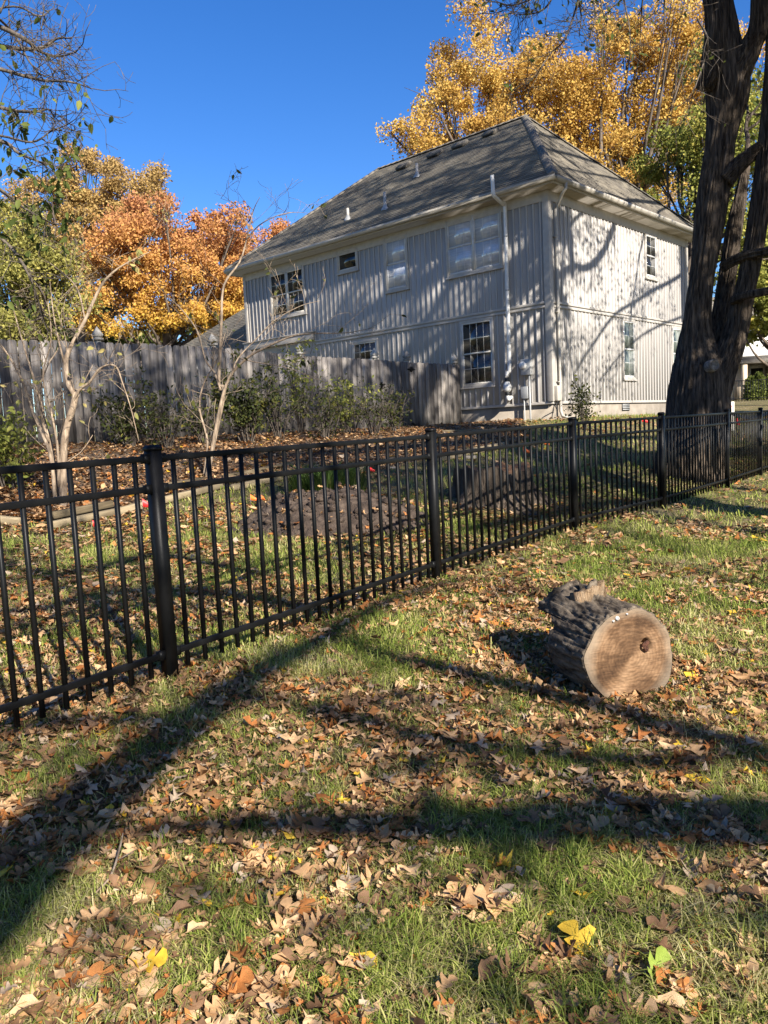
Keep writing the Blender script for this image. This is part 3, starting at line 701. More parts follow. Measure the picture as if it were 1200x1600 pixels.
def hinge(x, z):
    mb = MB(); pts = [(-.17, 0), (-.12, .018), (-.07, .02), (-.04, .06), (0, .075), (.04, .06), (.07, .02), (.12, .018), (.17, 0), (.12, -.018), (.07, -.02), (.04, -.06), (0, -.075), (-.04, -.06), (-.07, -.02), (-.12, -.018)]
    mb.prism([(x + a, -.016, z + b) for a, b in pts], (0, .012, 0)); return mb.build('hinge', M['metal'], gate)
for px, py in ((642, 577), (645, 664)):
    p = onplane(px, py, FP0, HU); hinge((p - FP0) @ HV + 2.75, p[2] - 1.5)
p = onplane(596, 603, FP0, HU); x = (p - FP0) @ HV + 2.75; z = p[2] - 1.5
mb = MB(); mb.box((x - .03, -.02, z - .09), (x + .03, -.003, z + .09)); mb.box((x - .02, -.06, z + .02), (x + .09, -.02, z + .05)); mb.build('latch', M['metal'], gate)

# ------------------------------------------------------------------ black metal fence
mf = empty('metal_fence', (POST[1][0], POST[1][1], POST[1][2]), 0, 'black flat-topped metal picket fence crossing the lawn', 'fence')
mo = np.array(mf.location)
PH = 1.21
pm = MB(); pm.box((-.031, -.031, -.1), (.031, .031, PH)); post_me = pm.mesh('fence_post', M['metal'])
cm = MB()
cm.box((-.0345, -.0345, PH - .004), (.0345, .0345, PH + .012)); cm.add([(-.0345, -.0345, PH + .0122), (.0345, -.0345, PH + .0122), (.0345, .0345, PH + .0122), (-.0345, .0345, PH + .0122), (-.024, -.024, PH + .024), (.024, -.024, PH + .024), (.024, .024, PH + .024), (-.024, .024, PH + .024)],
   [(0, 1, 5, 4), (1, 2, 6, 5), (2, 3, 7, 6), (3, 0, 4, 7), (4, 5, 6, 7)]); cap2 = cm.mesh('post_cap', M['metal'])
ft = MB(); ft.lathe((0, 0, -.045), [(.10, 0), (.095, .03), (.075, .045), (.0, .05)], 12); foot_me = ft.mesh('footing', M['concrete'])
pk = MB(); pk.box((-.0095, -.0095, 0), (.0095, .0095, 1)); pick_me = pk.mesh('picket', M['metal'])
br = MB(); br.box((-.02, -.016, -.024), (.02, .016, .024)); br_me = br.mesh('bracket', M['metal'])
for i, p in enumerate(POST):
    q = POST[min(i + 1, len(POST) - 1)] - POST[max(i - 1, 0)]; az = math.atan2(q[1], q[0])
    o = link('fence_post', post_me, mf, loc=p - mo, rot=(random.uniform(-.004, .004), random.uniform(-.004, .004), az))
    link('post_cap', cap2, o, loc=(0, 0, 0))
    gz = g1(p[0], p[1]); link('footing', foot_me, o, loc=(0, 0, gz - p[2] - .022), rot=(0, 0, i))
RAILS = (.145, 1.01, 1.165)
for i in range(len(POST) - 1):
    A, B = POST[i], POST[i + 1]; d = B - A; L = np.linalg.norm(d[:2]); e = d / L; nrm = np.array([-e[1], e[0], 0]); nrm /= np.linalg.norm(nrm)
    for h in RAILS:
        mb = MB(); s = A - mo + e * .033 + np.array([0, 0, h]); mb.obox(s - nrm * .0135 - [0, 0, .016], e * (L - .066), nrm * .027, (0, 0, .032))
        rl = mb.build('rail', M['metal'], mf, bevel=.003)
        for t in (.05, L - .05):
            link('bracket', br_me, rl, loc=A - mo + e * t + np.array([0, 0, h]), rot=(0, 0, math.atan2(e[1], e[0])))
    n = int(round(L / .121)); az = math.atan2(e[1], e[0])
    for k in range(1, n):
        p = A + d * (k / n); z0 = .045
        link('picket', pick_me, mf, loc=p - mo + np.array([0, 0, z0]), rot=(0, 0, az), scale=(1, 1, 1.165 - z0))

# ------------------------------------------------------------------ cut log on the lawn
def mat_cut():
    m, nt, b = new_mat('sawn_wood')
    tc = N(nt, 'ShaderNodeTexCoord')
    wv = N(nt, 'ShaderNodeTexWave', wave_type='RINGS', rings_direction='X'); wv.inputs['Scale'].default_value = 17; wv.inputs['Distortion'].default_value = 5.0; wv.inputs['Detail'].default_value = 3; wv.inputs['Detail Scale'].default_value = 1.5
    nt.links.new(tc.outputs['Object'], wv.inputs['Vector'])
    n1 = N(nt, 'ShaderNodeTexNoise', Scale=4.0, Detail=7, Roughness=.65); nt.links.new(tc.outputs['Object'], n1.inputs['Vector'])
    mp = N(nt, 'ShaderNodeMapping'); mp.inputs['Scale'].default_value = (1, 9, 70); mp.inputs['Rotation'].default_value = (R(24), 0, 0); nt.links.new(tc.outputs['Object'], mp.inputs[0])
    n2 = N(nt, 'ShaderNodeTexNoise', Scale=1.5, Detail=3); nt.links.new(mp.outputs[0], n2.inputs['Vector'])
    r1 = ramp(nt, [(.36, (.040, .021, .010)), (.46, (.095, .053, .026)), (.54, (.16, .095, .05)), (.68, (.265, .17, .096))]); nt.links.new(n1.outputs[0], r1.inputs[0])
    r2 = ramp(nt, [(.2, (.86, .84, .82)), (.8, (1.05, 1.04, 1.03))]); nt.links.new(wv.outputs[1], r2.inputs[0])
    r3 = ramp(nt, [(.35, (.72, .70, .68)), (.62, (1.12, 1.1, 1.08))]); nt.links.new(n2.outputs[0], r3.inputs[0])
    a = N(nt, 'ShaderNodeMixRGB', blend_type='MULTIPLY'); a.inputs[0].default_value = 1; nt.links.new(r1.outputs[0], a.inputs[1]); nt.links.new(r2.outputs[0], a.inputs[2])
    c = N(nt, 'ShaderNodeMixRGB', blend_type='MULTIPLY'); c.inputs[0].default_value = 1; nt.links.new(a.outputs[0], c.inputs[1]); nt.links.new(r3.outputs[0], c.inputs[2])
    # weathered grey rim (sapwood) measured from the pith
    sp = N(nt, 'ShaderNodeSeparateXYZ'); nt.links.new(tc.outputs['Object'], sp.inputs[0])
    cm_ = N(nt, 'ShaderNodeCombineXYZ'); nt.links.new(sp.outputs[1], cm_.inputs[1]); nt.links.new(sp.outputs[2], cm_.inputs[2])
    ln = N(nt, 'ShaderNodeVectorMath', operation='LENGTH'); nt.links.new(cm_.outputs[0], ln.inputs[0])
    ad = N(nt, 'ShaderNodeMath', operation='MULTIPLY_ADD'); ad.inputs[1].default_value = .09; nt.links.new(n1.outputs[0], ad.inputs[0]); nt.links.new(ln.outputs[1], ad.inputs[2])
    rr = ramp(nt, [(.235, (0, 0, 0)), (.29, (.75, .75, .75))]); nt.links.new(ad.outputs[0], rr.inputs[0])
    d = N(nt, 'ShaderNodeMixRGB'); nt.links.new(rr.outputs[0], d.inputs[0]); nt.links.new(c.outputs[0], d.inputs[1]); d.inputs[2].default_value = (.21, .165, .115, 1)
    nt.links.new(d.outputs[0], b.inputs['Base Color']); b.inputs['Roughness'].default_value = .8; b.inputs['Specular IOR Level'].default_value = .2
    bp = N(nt, 'ShaderNodeBump', Strength=.5, Distance=.006); nt.links.new(n2.outputs[0], bp.inputs['Height']); nt.links.new(bp.outputs[0], b.inputs['Normal'])
    return m
M['cut'] = mat_cut()
M['rot'] = mat_noise('rotten_wood', [(.3, (.035, .015, .01)), (.7, (.16, .065, .035))], nscale=30, rough=.95, bump=1, dist=.02)
M['inner'] = mat_noise('dark_inner_wood', [(.3, (.07, .035, .018)), (.7, (.20, .105, .05))], scale=(2, 10, 10), nscale=4, rough=.9, bump=.6)
fc = gp(986, 1092)                                  # ground under the sawn face
LR = .245
face_n = np.array([.30, -.954, 0]); face_n /= np.linalg.norm(face_n)
log = empty('cut_log', (fc[0], fc[1], g1(fc[0], fc[1]) + LR - .035), math.atan2(-face_n[1], -face_n[0]), 'short thick cut log with furrowed bark and a pale sawn end', 'log')
NT, NLg = 240, 90; LL = .56
th = np.linspace(0, 2 * np.pi, NT, endpoint=False)
# local x runs away from the sawn face; y is to the viewer's left-hand side of the log, z up
def lognoise(t, l): return fbm(np.cos(t) * 2.2 + 9 + l * 2.5, np.sin(t) * 2.2 + 4 + l * 1.2, 4)
yl, zl = np.cos(th), np.sin(th)
ydir = -1.0                                        # sign of local y that points to picture left, set below
_ly = np.array([-math.sin(log.rotation_euler.z), math.cos(log.rotation_euler.z)])
ydir = 1.0 if _ly[0] < 0 else -1.0
lend = LL - np.clip((ydir * yl * LR - .145) * 3.2, 0, .24) * (zl < .6) + .03 * np.sin(th * 5) * 0.4
LT, LLg = np.meshgrid(th, np.linspace(0, 1, NLg)); lx = LLg * lend[None, :]
base_r = LR * (1 + .05 * np.sin(LT * 2 + .6) + .035 * np.sin(LT * 3 + 2) + .018 * np.sin(LT * 7 + 1) + .010 * np.sin(LT * 12) + .06 * lx / LL)
fur = np.abs(fbm(LT * 8.0 + 3 + 1.1 * fbm(lx * 6, LT * 3, 3), lx * 2.6 + 7, 4) - .5) * 2; fur2 = np.abs(fbm(LT * 14 + 1, lx * 12, 2) - .5) * 2
rr_ = base_r + .015 * np.clip(fur * 4.5, 0, 1) ** .7 + .016 * (fbm(LT * 9 + 5, lx * 20 + 2, 3) - .5) + .005 * np.clip(fur2 * 2, 0, 1) - .012
rr_ += .05 * np.exp(-(((LT - math.pi / 2 + .25 * ydir) / .5) ** 2 + ((lx - .40) / .10) ** 2))        # swelling under the broken branch
rr_[0] = base_r[0] - .004; rr_[1] = rr_[1] * .5 + base_r[1] * .5 + .004
V = np.stack([lx, np.cos(LT) * rr_, np.sin(LT) * rr_], -1).reshape(-1, 3)
ii = (np.arange(NLg - 1)[:, None] * NT + np.arange(NT)[None, :]).ravel(); jj = (np.arange(NLg - 1)[:, None] * NT + (np.arange(NT)[None, :] + 1) % NT).ravel()
link('bark', np_mesh('bark', V, np.stack([ii, ii + NT, jj + NT, jj], 1), M['bark_log'], True), log)
def disc(ring, center, rings=14, bulge=None):
    out = [center[None, :]]
    for k in range(1, rings + 1): out.append(center + (ring - center) * (k / rings))
    V = np.concatenate(out); n = len(ring); T = [(0, 1 + i, 1 + (i + 1) % n) for i in range(n)]
    Q = [(1 + k * n + i, 1 + (k + 1) * n + i, 1 + (k + 1) * n + (i + 1) % n, 1 + k * n + (i + 1) % n) for k in range(rings - 1) for i in range(n)]
    return V, [np.array(Q), np.array(T)]
ring0 = np.stack([np.zeros(NT), np.cos(th) * (base_r[0] - .003), np.sin(th) * (base_r[0] - .003)], 1)
Vd, Fd = disc(ring0, np.array([0, 0, 0.]), 26)
Vd[:, 0] += (fbm(Vd[:, 1] * 30 + 5, Vd[:, 2] * 6 + 2, 2) - .5) * .006 - .004
ho = np.array([-ydir * .088, .045]); hd = np.hypot((Vd[:, 1] - ho[0]) / .8, Vd[:, 2] - ho[1]); Vd[:, 0] += .05 * np.clip(1 - (hd / .042) ** 2, 0, 1)
link('sawn_face', np_mesh('sawn_face', Vd, Fd, M['cut'], True), log)
mb = MB(); a = np.linspace(0, 2 * np.pi, 13)[:-1]; hr = .024 + .007 * np.sin(a * 3 + 1) + .005 * np.cos(a * 5)
mb.prism([(-.0075 if 0 else .004, ho[0] + math.cos(t) * r * .75, ho[1] + math.sin(t) * r * 1.15) for t, r in zip(a, hr)], (-.011, 0, 0)); mb.build('rot_hole', M['rot'], log)
for sx, sz, s in ((-.075, .215, .011), (-.098, .204, .006), (-.02, .230, .005)):
    mb = MB(); mb.lathe((-.008, -ydir * -1 * sx * -1, sz - .01), [(s, .004), (s * .9, -.004), (s * .3, -.006)], 8, 'x'); mb.build('lichen', M['sash'], log)
ring1 = V.reshape(NLg, NT, 3)[-1]; Vd, Fd = disc(ring1, np.array([LL - .02, -ydir * .03, .02]), 8); link('rear_cut', np_mesh('rear_cut', Vd, Fd, M['inner'], False), log)
def stub(c, d, r0, r1, L, nm, mat, jag):
    c = np.array(c, float); d = np.array(d, float); d /= np.linalg.norm(d); P = [c + d * L * t for t in np.linspace(0, 1, 7)]
    V, Q, T = tube_arrays(np.array(P), np.linspace(r0, r1, 7), 18); rs = np.random.default_rng(int(jag * 100))
    V[:7 * 18] += ((rs.random((126, 3)) - .5) * .008); V[6 * 18:7 * 18] += d * (rs.random((18, 1)) - .35) * jag; V[-1] -= d * jag * .6
    return link(nm, np_mesh(nm, V, [Q, T], mat, False), log)
stub((.30, ydir * .02, .19), (.1, ydir * .12, 1), .062, .048, .115, 'broken_branch', M['bark_log'], .07)
stub((.45, ydir * .05, .17), (.55, ydir * .25, 1), .12, .085, .115, 'branch_collar', M['bark_log'], .015)
mb = MB(); c = np.array([.235, ydir * .03, .225]); mb.prism([c + [0, -ydir * -.062, -.04], c + [0, ydir * -.058, -.04], c + [.012, ydir * -.066, .04], c + [.01, ydir * -.056, .105], c + [.0, ydir * -.03, .078], c + [.006, ydir * .0, .084], c + [.0, ydir * .022, .058], c + [.008, ydir * .05, .062]], (.055, ydir * .03, -.014)); so_ = mb.build('wood_splinter', mat_noise('torn_wood', [(.3, (.10, .06, .03)), (.5, (.26, .17, .095)), (.7, (.40, .29, .18))], scale=(1, 7, 1), nscale=14, rough=.9, bump=1.0, dist=.02), log); so_.scale = (1.15, 1.25, 1.1); so_.location = (-.02, 0, -.022)

# ------------------------------------------------------------------ heap of dug soil
mc = gp(500, 838); mb_c = mc + np.array([0, .55, 0])
n1_, n2_ = 130, 80
XX, YY = np.meshgrid(np.linspace(-1.3, 1.45, n1_), np.linspace(-.85, .95, n2_))
rad = np.hypot(XX / np.where(XX < 0, 1.0, 1.2), YY / .68) + .2 * (fbm(XX * 2.3 + 4, YY * 2.3, 3) - .5)
hh = np.clip(1 - rad, 0, 1); hh = .38 * np.sin(np.clip(hh, 0, 1) * math.pi / 2) ** .95
nz = .15 * (fbm(XX * 3 + 8, YY * 3 + 3, 4) - .5) + .07 * (np.abs(fbm(XX * 9, YY * 9, 3) - .5) * 2 - .25)
ZZ = g(XX + mb_c[0], YY + mb_c[1]) + hh + nz * np.clip(hh * 6, 0, 1) - .05 + .03 * (hh > 0)
ca = np.abs(YY + .38 - .22 * XX - .05 * np.sin(XX * 9)); ZZ -= .07 * np.clip(1 - ca / .035, 0, 1) * (XX > -.1) * (hh > .02)
ca2 = np.abs(XX + .42 + .5 * (YY - .1) - .04 * np.sin(YY * 14)); ZZ -= .05 * np.clip(1 - ca2 / .03, 0, 1) * (YY > -.2) * (hh > .05)
mound = empty('soil_heap', (mb_c[0], mb_c[1], 0), 0, 'heap of freshly dug dark cracked soil behind the metal fence', 'soil heap')
ii = (np.arange(n2_ - 1)[:, None] * n1_ + np.arange(n1_ - 1)[None, :]).ravel()
link('soil_surface', np_mesh('soil_surface', np.stack([XX, YY, ZZ], -1).reshape(-1, 3), np.stack([ii, ii + 1, ii + n1_ + 1, ii + n1_], 1), M['soil'], True), mound)
cl = MB(); rs = np.random.default_rng(4)
for _ in range(700):
    a = rs.random() * 6.28; d = rs.random() ** .5 * 1.15; x, y = math.cos(a) * d * 1.1, math.sin(a) * d * .72; s = rs.random() ** 2.5 * .06 + .010
    i = min(n2_ - 1, max(0, int((y + .85) / 1.8 * n2_))); j = min(n1_ - 1, max(0, int((x + 1.3) / 2.75 * n1_))); z = ZZ[i, j] + s * .3
    q = (rs.random((6, 3)) - .5) * s * .7 + np.array([[s, 0, 0], [-s, 0, 0], [0, s, 0], [0, -s, 0], [0, 0, s * .8], [0, 0, -s * .8]]) + [x, y, z]
    cl.add(q, [(0, 2, 4), (2, 1, 4), (1, 3, 4), (3, 0, 4), (2, 0, 5), (1, 2, 5), (3, 1, 5), (0, 3, 5)])
o = cl.build('clods', M['soil'], mound); o['kind'] = 'stuff'

# ------------------------------------------------------------------ big old stump
sc_ = gp(762, 796); sc_ = sc_ + np.array([0.12, .55, 0])
stump = empty('tree_stump', (sc_[0], sc_[1], g1(sc_[0], sc_[1])), 0, 'wide weathered tree stump with flaring roots in the shade behind the metal fence', 'tree stump')
nT, nH = 120, 40; T_, H_ = np.meshgrid(np.linspace(0, 2 * np.pi, nT, endpoint=False), np.linspace(0, 1, nH))
r0 = .43 + .06 * np.sin(T_ * 3 + 1) + .05 * np.sin(T_ * 5 + .4); fl = np.clip(1 - H_ * 1.5, 0, 1) ** 2 * (.22 + .18 * np.sin(T_ * 5 + .8))
rg = np.abs(fbm(np.cos(T_) * 6 + 20, np.sin(T_) * 6 + H_ * 1.2, 3) - .5) * .16
rad = r0 * (1 - .08 * H_) + fl + rg; ztop = .40 + .04 * np.sin(T_ * 2) + .03 * np.sin(T_ * 7)
V = np.stack([np.cos(T_) * rad, np.sin(T_) * rad, -.12 + H_ * (ztop + .12)], -1).reshape(-1, 3)
ii = (np.arange(nH - 1)[:, None] * nT + np.arange(nT)[None, :]).ravel(); jj = (np.arange(nH - 1)[:, None] * nT + (np.arange(nT)[None, :] + 1) % nT).ravel()
link('bark', np_mesh('bark', V, np.stack([ii, jj, jj + nT, ii + nT], 1), M['bark_big'], True), stump)
Vd, Fd = disc(V.reshape(nH, nT, 3)[-1], np.array([0, 0, .37]), 8); Fd = [f[:, ::-1] for f in Fd]; link('weathered_top', np_mesh('weathered_top', Vd, Fd, M['inner'], False), stump)

# ------------------------------------------------------------------ landscape timbers
def timber(p0, p1, lab, lift=0.05, w=.10, h=.085):
    A = gp(*p0); B = gp(*p1); L = np.linalg.norm((B - A)[:2]); m = (A + B) / 2
    az = math.atan2(B[1] - A[1], B[0] - A[0]); el = math.asin(max(-.9, min(.9, (B[2] - A[2]) / max(L, .1))))
    mb = MB(); a, b = w / 2, h / 2
    prof = [(-a, -b * .6), (-a * .75, -b), (a * .75, -b), (a, -b * .6), (a, b * .6), (a * .75, b), (-a * .75, b), (-a, b * .6)]
    mb.prism([(-L / 2, y, z) for y, z in prof], (L, 0, 0))
    o = mb.build('landscape_timber', M['timber'], None); o.location = (m[0], m[1], m[2] + lift); o.rotation_euler = (0, -el, az)
    return tag(o, lab, 'garden timber', 'landscape timbers edging the mulch bed')
timber((-60, 812), (33, 822), 'tan landscape timber at the corner by the pale multi-stemmed tree, first of the edging row')
timber((80, 828), (182, 806), 'lower landscape timber along the grass beneath the small red and white flag')
timber((83, 822), (176, 803), 'rounded landscape timber stacked on another beside the white flag', lift=.12)
timber((184, 806), (345, 765), 'long sunlit landscape timber running behind the red flag and the thick fence post')
timber((174, 778), (318, 756), 'upper landscape timber lying in the leaf litter behind the red flag')
timber((362, 768), (474, 744), 'landscape timber behind the pair of orange flags')
timber((350, 752), (470, 728), 'upper landscape timber lying in the shaded leaf litter above the orange flags')
timber((560, 741), (618, 722), 'short worn timber end beside the grass clump and red flag')
timber((680, 722), (790, 699), 'grey landscape timber lying behind the old stump', w=.13, h=.11)
timber((690, 680), (822, 676), 'far timber lying near the foot of the house wall', w=.13, h=.11)
for (px, py, s, lab) in ((735, 717, .09, 'flat tan stone lying by the stump'), (612, 733, .06, 'small brown stone by the short timber end')):
    p = gp(px, py); rs = np.random.default_rng(px); mb = MB(); a = np.linspace(0, 2 * np.pi, 9)[:-1]
    prof = [(math.cos(t) * s * (1.1 + .4 * rs.random()), math.sin(t) * s * (.8 + .3 * rs.random()), 0) for t in a]
    mb.prism(prof, (0, 0, s * .6)); o = mb.build('stone', M['concrete'], None, bevel=.012); o.location = p; tag(o, lab, 'stone')

# ------------------------------------------------------------------ utility marking flags
def flag(px, py, colr, lab, h=.30, s=.055, lean=0.0, fall=False, hold=None):
    p = gp(px, py) if hold is None else hold
    e = empty('marking_flag', p, random.uniform(-.6, .4), lab, 'marking flag', 'utility marking flags stuck in the ground')
    mb = MB(); mb.tube([(0, 0, -.05), (lean * .5, 0, h * .5), (lean, 0, h)], .0022, 5); mb.build('wire', M['wire'], e)
    n = 6; V = []; F = []
    for i in range(n + 1):
        t = i / n; yv = .012 * math.sin(t * 5) * t
        for z in (0, 1):
            V += [(lean + t * s * 1.2, yv - .004 * t * z, h - s * (1 - z) - (t * s * .9 if z else t * s * .25) * 1.0), (lean + t * s * 1.2, yv + .0012 - .004 * t * z, h - s * (1 - z) - (t * s * .9 if z else t * s * .25) * 1.0)]
    for i in range(n):
        a = i * 4; F += [(a, a + 4, a + 6, a + 2), (a + 1, a + 3, a + 7, a + 5), (a, a + 1, a + 5, a + 4), (a + 2, a + 6, a + 7, a + 3)]
    mb = MB(); mb.add(V, F); mb.build('pennant', M[colr], e, smooth=True)
    return e
flag(224, 805, 'flag_red', 'bright red marking flag behind the long timber near the thick fence post', h=.20, s=.10)
flag(140, 836, 'flag_red', 'red and white marking flag leaning on the stacked timbers', h=.16, s=.07, lean=.05)
mb = MB(); mb.obox((.085, -.004, .10), (.03, 0, .035), (0, .002, 0), (-.008, 0, .03)); mb.build('white_stripe', M['flag_white'], bpy.data.objects['marking_flag.001'])
flag(392, 792, 'flag_orange', 'orange marking flag in the grass, first of a close pair', h=.16, s=.075)
flag(409, 792, 'flag_orange', 'slim orange marking flag in the grass, second of a close pair', h=.15, s=.06)
flag(577, 748, 'flag_red', 'small red marking flag beside the grass clump', h=.18, s=.07)
flag(818, 716, 'flag_orange', 'dull orange marking flag on the shaded grass beyond the stump', h=.2, s=.10)
flag(793, 672, 'flag_orange', 'tiny orange marking flag near the foundation of the house', h=.22, s=.09)
flag(850, 704, 'flag_orange', 'faint orange marking flag near the shaded lawn below the corner of the house', h=.2, s=.09)
flag(1003, 668, 'flag_red', 'far red marking flag between the fence pickets and the white foundation', h=.25, s=.12)

# ------------------------------------------------------------------ woody plants
class Wood:
    def __init__(s): s.m = MB(); s.tips = []
    def tube(s, P, r, n=6): s.m.tube(P, r, n)
def unit(a): return a / (np.linalg.norm(a) + 1e-9)
def grow(W, p, d, L, r, lev, rs, n=5, bend=.25, up=.12, kids=(2, 4), ang=(.5, 1.0), shrink=.62, minr=.002, seg=6, leafy=2):
    P = [p]; dd = unit(d); q = p
    for i in range(n):
        dd = unit(dd + (rs.random(3) - .5) * bend + np.array([0, 0, up / n])); q = q + dd * L / n; P.append(q)
    P = np.array(P); rad = np.linspace(r, max(minr, r * .45), n + 1)
    W.tube(P, rad, max(3, seg))
    if lev <= leafy:
        for t in P[1:]: W.tips.append(t)
    if lev <= 0: return
    k = rs.integers(kids[0], kids[1] + 1)
    for c in range(k):
        t = .35 + .65 * (c + rs.random()) / k; i = min(n - 1, int(t * n)); f = t * n - i
        b = P[i] * (1 - f) + P[min(n, i + 1)] * f; dloc = unit(P[min(n, i + 1)] - P[i]); per = unit(np.cross(dloc, rs.normal(size=3)))
        a = rs.uniform(*ang); nd = dloc * math.cos(a) + per * math.sin(a)
        grow(W, b, nd, L * shrink * rs.uniform(.75, 1.2), max(minr, r * .55), lev - 1, rs, max(3, n - 1), bend * 1.15, up, kids, ang, shrink, minr, max(3, seg - 1), leafy)

def leaf_cloud(C, size, rs, jit=.35, fold=.35, droop=0.0, long=1.5, oval=False):
    """diamond leaves folded along the midrib, one island each; C = centres"""
    n = len(C); ax = rs.normal(size=(n, 3)); ax[:, 2] -= droop; ax /= np.linalg.norm(ax, axis=1, keepdims=True)
    b = np.cross(ax, rs.normal(size=(n, 3))); b /= np.linalg.norm(b, axis=1, keepdims=True) + 1e-9; c = np.cross(ax, b)
    s = (size * (1 + jit * (rs.random(n) - .5) * 2))[:, None]
    base = C; tip = C + ax * s * long; mid = C + ax * s * long * .45
    if oval:                                     # ovate leaf with a curled tip
        q = lambda f, w, u: C + ax * s * long * f + b * s * w + c * s * u
        V = np.stack([base, q(.28, .36, .10), q(.62, .33, .06), C + ax * s * long - c * s * .25, q(.62, -.33, .06), q(.28, -.36, .10), q(.45, 0, -.06)], 1).reshape(-1, 3); k = np.arange(n)[:, None] * 7
        return V, np.concatenate([k + np.array([[6, i, j]]) for i, j in ((0, 1), (1, 2), (2, 3), (3, 4), (4, 5), (5, 0))])
    l = mid + b * s * .5 + c * s * fold * .4; r = mid - b * s * .5 + c * s * fold * .4
    V = np.stack([base, l, tip, r], 1).reshape(-1, 3); k = np.arange(n)[:, None] * 4
    return V, np.concatenate([k + np.array([[0, 1, 2]]), k + np.array([[0, 2, 3]])])

LM = {}
def leafmat(name, *a, **k):
    if name not in LM: LM[name] = mat_leaf(name, *a, **k)
    return LM[name]

def crown_tree(name, base, trunk_r, fork, blobs, nclump, per, lsize, mat, label, cat='tree', group=None, seed=1, clump_r=.9, bark='bark_far', limbs=40, shell=.55):
    """trunk, limbs reaching to leaf clumps, and a crown of loose leaf clumps with gaps between them"""
    rs = np.random.default_rng(seed); base = np.array(base, float)
    root = empty(name, base, 0, label, cat, group)
    vol = np.array([b[3] * b[4] * b[5] for b in blobs]) ** .75; pr = vol / vol.sum(); cl = []
    for i in rs.choice(len(blobs), nclump, p=pr):
        d = rs.normal(size=3); d /= np.linalg.norm(d); rr = (shell + (1 - shell) * rs.random()) if rs.random() < .8 else rs.random()
        b = np.array(blobs[i]); cl.append(b[:3] + d * rr * b[3:6])
    cl = np.array(cl) - base
    W = Wood(); top = np.array([b[:3] for b in blobs]).mean(0) - base; f = np.array([0, 0, fork])
    P, r_ = smooth_path([(0, 0, -.4), (0, 0, .1), f * .5 + rs.normal(size=3) * [.1, .1, 0], f, f + (top - f) * .6, top + (0, 0, .5)], [trunk_r * 1.35, trunk_r * 1.1, trunk_r, trunk_r * .9, trunk_r * .45, trunk_r * .15], 3)
    W.tube(P, r_, 10)
    tr = W.m.build('trunk', M[bark], root, smooth=True)
    W2 = Wood()
    for i in rs.choice(len(cl), min(limbs, len(cl)), replace=False):
        c = cl[i]; t = rs.uniform(0, .8); s = f + (top - f) * t * .8; mid = (s + c) / 2 + np.array([0, 0, -.12]) * np.linalg.norm(c - s) + rs.normal(size=3) * .3
        P, r_ = smooth_path([s, mid, c], [trunk_r * .38 * (1 - t * .5), trunk_r * .2, .02], 4); W2.tube(P, r_, 5)
        for _ in range(3):
            q = c + rs.normal(size=3) * clump_r * .8; W2.tube(np.array([P[-3], (P[-1] + q) / 2, q]), [.025, .018, .008], 3)
    W2.m.build('limbs', M[bark], root, smooth=True)
    C = []
    for c in cl:
        k = int(per * rs.uniform(.5, 1.4)); e = np.clip(rs.normal(size=(k, 3)), -1.7, 1.7) * clump_r * rs.uniform(.5, 1.05) * np.array([.5, .5, .36]); C.append(c + e)
    C = np.concatenate(C); V, F = leaf_cloud(C, lsize, rs, long=1.35)
    link('crown', np_mesh('crown', V, F, mat), root)
    return root

def blob(px, py, Y, rx, rz, ry=None):
    """an ellipsoid of crown: centre seen at a pixel at distance Y, half-widths in metres"""
    p = at(px, py, Y); return (p[0], p[1], p[2], rx, ry if ry else rx, rz)
# ------------------------------------------------------------------ autumn trees behind the house
gold = leafmat('golden_oak_leaf', [(0, (.26, .145, .045)), (.3, (.46, .27, .065)), (.6, (.60, .39, .095)), (.85, (.64, .46, .14)), (1, (.44, .40, .13))], transl=.4, cl_scale=.22, cl_amt=.4)
tawny = leafmat('tawny_oak_leaf', [(0, (.18, .115, .045)), (.35, (.36, .235, .085)), (.7, (.48, .325, .12)), (1, (.40, .34, .12))], transl=.35, cl_scale=.25, cl_amt=.4)
maple = leafmat('orange_maple_leaf', [(0, (.56, .44, .07)), (.28, (.62, .40, .07)), (.5, (.56, .31, .09)), (.75, (.49, .235, .10)), (1, (.43, .19, .10))], transl=.4, cl_scale=.25, cl_amt=.35, zgrad=(4.0, 13.0, .62))
redm = leafmat('russet_maple_leaf', [(0, (.56, .31, .09)), (.5, (.52, .23, .09)), (1, (.42, .16, .08))], transl=.4, cl_scale=.3, cl_amt=.35)
green = leafmat('olive_green_leaf', [(0, (.035, .05, .012)), (.4, (.09, .115, .025)), (.75, (.17, .19, .05)), (1, (.30, .28, .06))], transl=.4, cl_scale=.5, cl_amt=.4)
greeny = leafmat('yellow_green_leaf', [(0, (.09, .11, .02)), (.4, (.22, .24, .05)), (.75, (.36, .35, .09)), (1, (.56, .43, .09))], transl=.4, cl_scale=.5, cl_amt=.4)
hackm = leafmat('hackberry_leaf', [(0, (.10, .10, .025)), (.4, (.22, .21, .055)), (.75, (.36, .33, .09)), (1, (.55, .42, .10))], transl=.4, cl_scale=.6, cl_amt=.4)
shrubm = leafmat('shrub_leaf', [(0, (.014, .018, .007)), (.45, (.036, .046, .013)), (.75, (.085, .085, .02)), (.9, (.20, .17, .03)), (1, (.42, .30, .04))], transl=.3, cl_scale=1.5, cl_amt=.4)

